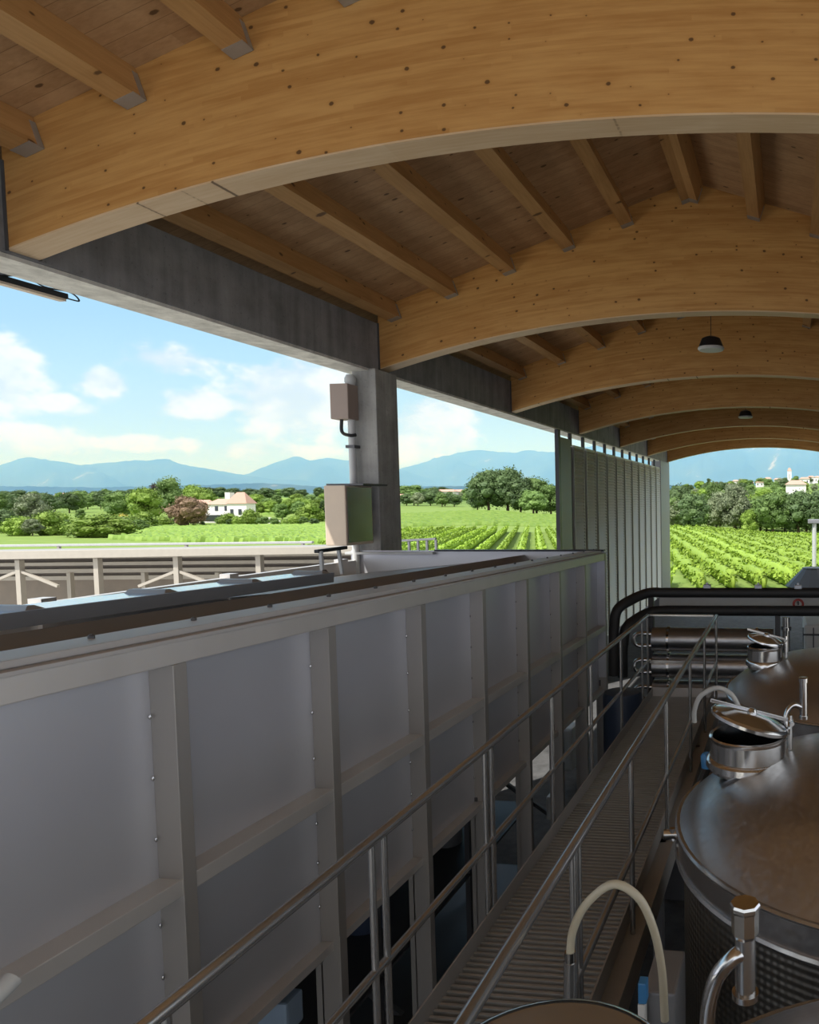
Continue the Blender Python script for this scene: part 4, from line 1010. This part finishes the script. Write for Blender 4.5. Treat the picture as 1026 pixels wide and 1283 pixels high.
# right hillside
gh = 'trees of the wooded hillside'
tree('olive', 920, 185, 12.0, 'large silvery green tree in the middle of the wooded hillside', .85)
tree('olive', 902, 190, 10, 'silvery tree touching the large one on its left', .9)
tree('mid2', 893, 215, 13, 'narrow mid green tree left of the silvery trees', .7)
tree('dark', 850, 200, 11.5, 'dark tree beside the corner pier on the hillside', 1.0)
tree('dark2', 868, 178, 9.5, 'dark low tree left of the silvery trees, at the vineyard edge', 1.1)
tree('bright', 938, 178, 6, 'pale bush at the vineyard edge below the silvery tree', .8)
tree('mid', 968, 180, 10.5, 'mid green tree right of the silvery one at the vineyard edge', 1.1)
tree('dark', 1000, 182, 11, 'dark tree left of the lamp post at the vineyard edge', 1.1)
tree('dark2', 1030, 178, 12, 'dark tree behind the lamp post at the right edge', 1.1)
tree('poplar', 888, 430, 14, 'slim tall conifer rising from the left of the hillside', 1.0)
for i in range(125):
    Y = trnd.choice([200, 240, 290, 350, 430, 520, 620])*trnd.uniform(.93, 1.07)
    px = trnd.uniform(835, 1045)
    tree(trnd.choice(['dark', 'mid', 'mid2', 'dark2', 'mid', 'bright', 'olive']), px, Y, trnd.uniform(5.5, 9), 'green tree in the wooded hillside beyond the right vineyard', trnd.uniform(.9, 1.4), group=gh)

# vines
def vine_row(p, q, wdt, hgt, per_m, leaf, mat, seed, m_name='vine_row'):
    r = random.Random(seed); p, q = Vector(p), Vector(q); L = (q-p).length; d = (q-p)/L; s = Vector((-d.y, d.x, 0))
    mb = MB(); n = max(2, int(L/1.2))
    ring = []
    for i in range(n+1):
        c = p+d*(L*i/n); z = ground(c.x, c.y); ww = wdt*.36*r.uniform(.7, 1.2); hh = hgt*r.uniform(.75, .95)
        if i in (0, n): ww *= .3; hh *= .6
        ring.append([Vector((c.x, c.y, z))+s*(a*ww)+Vector((0, 0, b*hh)) for a, b in ((-.5, .12), (-1, .5), (-.6, 1), (.6, 1), (1, .5), (.5, .12))])
    vs = [v for rg in ring for v in rg]; fs = []
    for i in range(n):
        for k in range(6): k2 = (k+1) % 6; fs.append((i*6+k, i*6+k2, i*6+6+k2, i*6+6+k))
    fs += [tuple(range(6)), tuple(n*6+k for k in range(6))[::-1]]
    mb.add(vs, fs)
    for i in range(int(L*per_m)):
        c = p+d*r.uniform(0, L); z = ground(c.x, c.y); a = r.uniform(0, math.pi)
        b = Vector((c.x, c.y, z+hgt*.5))+s*(math.cos(a*2)*wdt*.5*r.uniform(.7, 1.1))+Vector((0, 0, hgt*(.52*abs(math.sin(a))*r.uniform(.6, 1.15)+r.uniform(-.3, .05))))
        nn = Vector((r.gauss(0, 1), r.gauss(0, 1), r.gauss(.8, .8))).normalized(); e = nn.orthogonal().normalized(); f = nn.cross(e); k = leaf*r.uniform(.6, 1.2)
        o = len(mb.v); mb.v += [tuple(b+e*k), tuple(b+f*k*.8), tuple(b-e*k), tuple(b-f*k*.8)]; mb.f.append((o, o+1, o+2, o+3))
    return mb.build(m_name, mat, smooth=True, angle=180)
# field right of the column: rows run towards a point on the horizon
dv = ray(668, YH); dv.z = 0; dv.normalize()
st = at(600, 700, 2, -6); 
sd = Vector((dv.y, -dv.x, 0))
for i in range(-9, 10):
    c = Vector((st.x, st.y, 0))+sd*(2.2*i); 
    a = c+dv*(-8); b = c+dv*82
    tag(vine_row(a, b, .95, 1.45, 34, .14, 'vine', 100+i), f'leafy vine row right of the column, {ORD[i+9]} from the left', 'vine row', 'vine rows of the middle field')
# far part of that field: rows too small to count
def far_rows(name, x0, x1, ys, mat, label, hh=1.1, seed=3, ragged=0):
    r = random.Random(seed); mb = MB()
    for Y in ys:
        d0, d1 = ray(x0+r.uniform(0, 1)*ragged, YH), ray(x1, YH); n = max(4, int((x1-x0)/4)); prev = None
        for i in range(n+1):
            d = d0+(d1-d0)*(i/n); k = Y/d.y; x = d.x*k; yy = Y*(1+.0)+r.uniform(-.4, .4); z = ground(x, yy); h2 = hh*r.uniform(.7, 1.2)
            cur = [(x, yy-.6, z), (x, yy-.35, z+h2), (x, yy+.35, z+h2), (x, yy+.6, z)]
            if prev:
                mb.add(prev+cur, [(0, 4, 5, 1), (1, 5, 6, 2), (2, 6, 7, 3)])
            prev = cur
    o = mb.build(name, mat, smooth=True, angle=180); tag(o, label, 'vineyard', kind='stuff')
far_rows('vineyard', 490, 720, [186+3.2*i for i in range(38)], 'vine_far', 'smooth green vineyard slope below the dark tree clump', .9)
far_rows('vineyard', 120, 440, [112+3.0*i for i in range(54)], 'vine_far', 'bright green vineyard in front of the villa and left trees', .85, 5, 150)
far_rows('vineyard', 300, 440, [400+6*i for i in range(20)], 'vine_far', 'light green vineyard on the ridge right of the villa', 1.6, 6)
far_rows('vineyard', 840, 1080, [150+2.4*i for i in range(6)], 'vine_far', 'pale grassy strip along the foot of the hillside trees', .5, 8)
# right field: diagonal rows
dv = ray(770, YH); dv.z = 0; dv.normalize(); sd = Vector((dv.y, -dv.x, 0))
n = 0
for i in range(31):
    c0 = Vector((-13.5, 62, 0))+sd*(2.1*i)
    # clip each row to the field
    a, b = c0+dv*(-30), c0+dv*125
    pts = [c0+dv*s for s in range(-60, 150, 2)]
    pts = [q for q in pts if 47 < q.y < 150 and tan_of(832) < q.x/q.y < tan_of(1075)]
    if len(pts) < 3: continue
    tag(vine_row(pts[0], pts[-1], 1.15, 1.5, 40, .15, 'vine', 300+i), f'diagonal vine row beyond the hall end, {ORD[n]} from the left', 'vine row', 'vine rows beyond the hall end'); n += 1

# ------------------------------------------------------------------ houses
def house(px, Y, w, dpt, h, roofh, label, cat='house', group=None, rot=0., name='house', windows=2, wall='stucco', dz_=0):
    d = ray(px, YH); k = Y/d.y; x = d.x*k; z = ground(x, Y)+dz_
    t = thing(name, (x, Y, z), label, cat, group); t.rotation_euler = (0, 0, rot)
    MB().box(x-w/2, x+w/2, Y-dpt/2, Y+dpt/2, z-1, z+h).build('walls', wall, t)
    o = .06*w; mb = MB()
    mb.add([(x-w/2-o, Y-dpt/2-o, z+h), (x+w/2+o, Y-dpt/2-o, z+h), (x+w/2+o, Y+dpt/2+o, z+h), (x-w/2-o, Y+dpt/2+o, z+h), (x-w/2+dpt*.3, Y, z+h+roofh), (x+w/2-dpt*.3, Y, z+h+roofh)],
           [(0, 1, 5, 4), (2, 3, 4, 5), (1, 2, 5), (3, 0, 4), (3, 2, 1, 0)])
    mb.build('roof', 'roof_tile', t)
    for i in range(windows):
        xx = x-w/2+w*(i+.5)/windows; MB().box(xx-w*.06, xx+w*.06, Y-dpt/2-.06, Y-dpt/2+.05, z+h*.35, z+h*.75).build('window', 'window_dark', t)
    return t
# the villa: wing, main block, tower, terrace
Yv = 318
def vx(px): d = ray(px, YH); return d.x*Yv/d.y
def vz(py): return (at(280, py, 1, Yv)).z
t = thing('villa', (vx(280), Yv, vz(652)), 'white villa with terracotta roofs amid green fields', 'house')
MB().box(vx(232), vx(266), Yv-1, Yv+4, vz(656), vz(634)).build('wing', 'stucco', t)
MB().box(vx(264), vx(298), Yv-3, Yv+4, vz(656), vz(632)).build('central_block', 'stucco', t)
MB().box(vx(294), vx(318), Yv-5, Yv+1, vz(656), vz(631)).build('main_block', 'stucco', t)
def hip(name, x0, x1, y0, y1, z0, z1, o=.6):
    mb = MB(); w_ = (y1-y0)*.5
    mb.add([(x0-o, y0-o, z0), (x1+o, y0-o, z0), (x1+o, y1+o, z0), (x0-o, y1+o, z0), (min(x0+w_, (x0+x1)/2-.2), (y0+y1)/2, z1), (max(x1-w_, (x0+x1)/2+.2), (y0+y1)/2, z1)], [(0, 1, 5, 4), (2, 3, 4, 5), (1, 2, 5), (3, 0, 4), (3, 2, 1, 0)])
    mb.build(name, 'roof_tile', t)
hip('wing_roof', vx(232), vx(266), Yv-1, Yv+4, vz(634), vz(626))
hip('central_roof', vx(264), vx(298), Yv-3, Yv+4, vz(632), vz(625))
hip('main_roof', vx(294), vx(318), Yv-5, Yv+1, vz(631), vz(617))
MB().box(vx(280), vx(286), Yv+1, Yv+4, vz(632), vz(617)).build('chimney', 'stucco', t)
for a in (240, 250, 260): MB().box(vx(a), vx(a+4), Yv-1.1, Yv-.9, vz(645), vz(638)).build('window', 'window_dark', t)
for a in (275, 287): MB().box(vx(a), vx(a+4), Yv-3.1, Yv-2.9, vz(640), vz(634)).build('window', 'window_dark', t)
MB().box(vx(262), vx(296), Yv-5.2, Yv-5.0, vz(653), vz(645)).build('porch', 'window_dark', t)
for a in (304, 314): MB().box(vx(a-6), vx(a-2), Yv-5.1, Yv-4.9, vz(645), vz(638)).build('window', 'window_dark', t)
t = thing('garden_wall', (vx(340), Yv-8, vz(657)), 'low pale stone wall right of the villa', 'wall')
MB().box(vx(326), vx(352), Yv-8, Yv-7, vz(658), vz(648)).box(vx(352), vx(364), Yv-8, Yv-7, vz(657), vz(652)).build('stonework', 'stucco', t)
hg = 'far white houses on the plain'
for i, px in enumerate((28, 78, 86, 118, 128)): house(px, 1450+40*i, 22, 14, 7, 5, 'far white house on the plain under the left mountains', group=hg)
hm = 'distant pale buildings right of the column'
for i, (px, w_) in enumerate(((512, 24), (520, 14), (560, 34), (572, 40), (584, 30))):
    house(px, 1150+30*i, w_, 14, 8, 4, 'distant pale building between the column and dark tree clump', group=hm)
house(505, 640, 14, 10, 5, 3, 'small house with red roof just right of the column')
hv = 'village houses on the hilltop'
for i, px in enumerate((912, 922, 933, 941, 952, 962, 975, 1000, 1008, 1016, 1024)):
    house(px, 650+40*(i % 4), trnd.uniform(5, 9), 6, trnd.uniform(3.5, 6), 1.6, 'white village house on the wooded hilltop', group=hv)
for i in range(26):
    tree(trnd.choice(['dark', 'mid', 'mid2', 'olive']), trnd.uniform(838, 1045), trnd.uniform(590, 690), trnd.uniform(5, 8), 'small tree between the village houses on the hilltop', trnd.uniform(1, 1.5), group='trees between the village houses')
t = house(989, 700, 4, 4, 12, 3, 'white bell tower rising over the hilltop village', 'tower', name='bell_tower', windows=1)
house(997, 330, 9, 8, 11, 2, 'white gabled house among the trees below the village', windows=1)
# lamp post, tent-like dark roof and vineyard posts
p = at(1020, 708, 1, 52)
t = thing('lamp_post', (p.x, 52, -6), 'white lamp post with flat grey head at the right edge', 'lamp')
zt = at(1020, 655, 1, 52).z
MB().tube([(p.x, 52, -6), (p.x, 52, zt)], .15, 12).build('mast', 'light_grey', t, smooth=True)
MB().box(p.x-.45, p.x+.5, 51.7, 52.3, zt-.05, zt+.25).build('lamp_head', 'grey_paint', t, bevel=.05)
p = at(1010, 722, 1, 48)
t = thing('garden_kiosk', (p.x, 48, -6), 'dark pointed kiosk roof at the right below the lamp post', 'kiosk')
z0, z1 = at(1010, 730, 1, 48).z, at(1010, 711, 1, 48).z
MB().lathe([(1.9, z0-.2), (1.7, z0), (.8, z1-.1), (.75, z1)], (p.x+.5, 48, 0), 14).build('roof', 'black_paint', t)
MB().lathe([(1.5, -6), (1.5, z0-.15)], (p.x+.5, 48, 0), 14).build('walls', 'dark_steel', t)
for i, px in enumerate((91, 109)):
    d = ray(px, YH); Y = 200; x = d.x*Y/d.y; zz = ground(x, Y)
    o = MB().box(x-.35, x+.35, Y-.2, Y+.2, zz, at(px, 655, 1, Y).z).build('gate_pillar', 'light_grey'); tag(o, f'pale square pillar standing in the left field, {["left", "right"][i]} of two', 'pillar', 'pillars in the field')
for k in list(PROTO.values()):
    if not k[1]:
        for ch in list(k[0].children): bpy.data.objects.remove(ch)
        bpy.data.objects.remove(k[0])
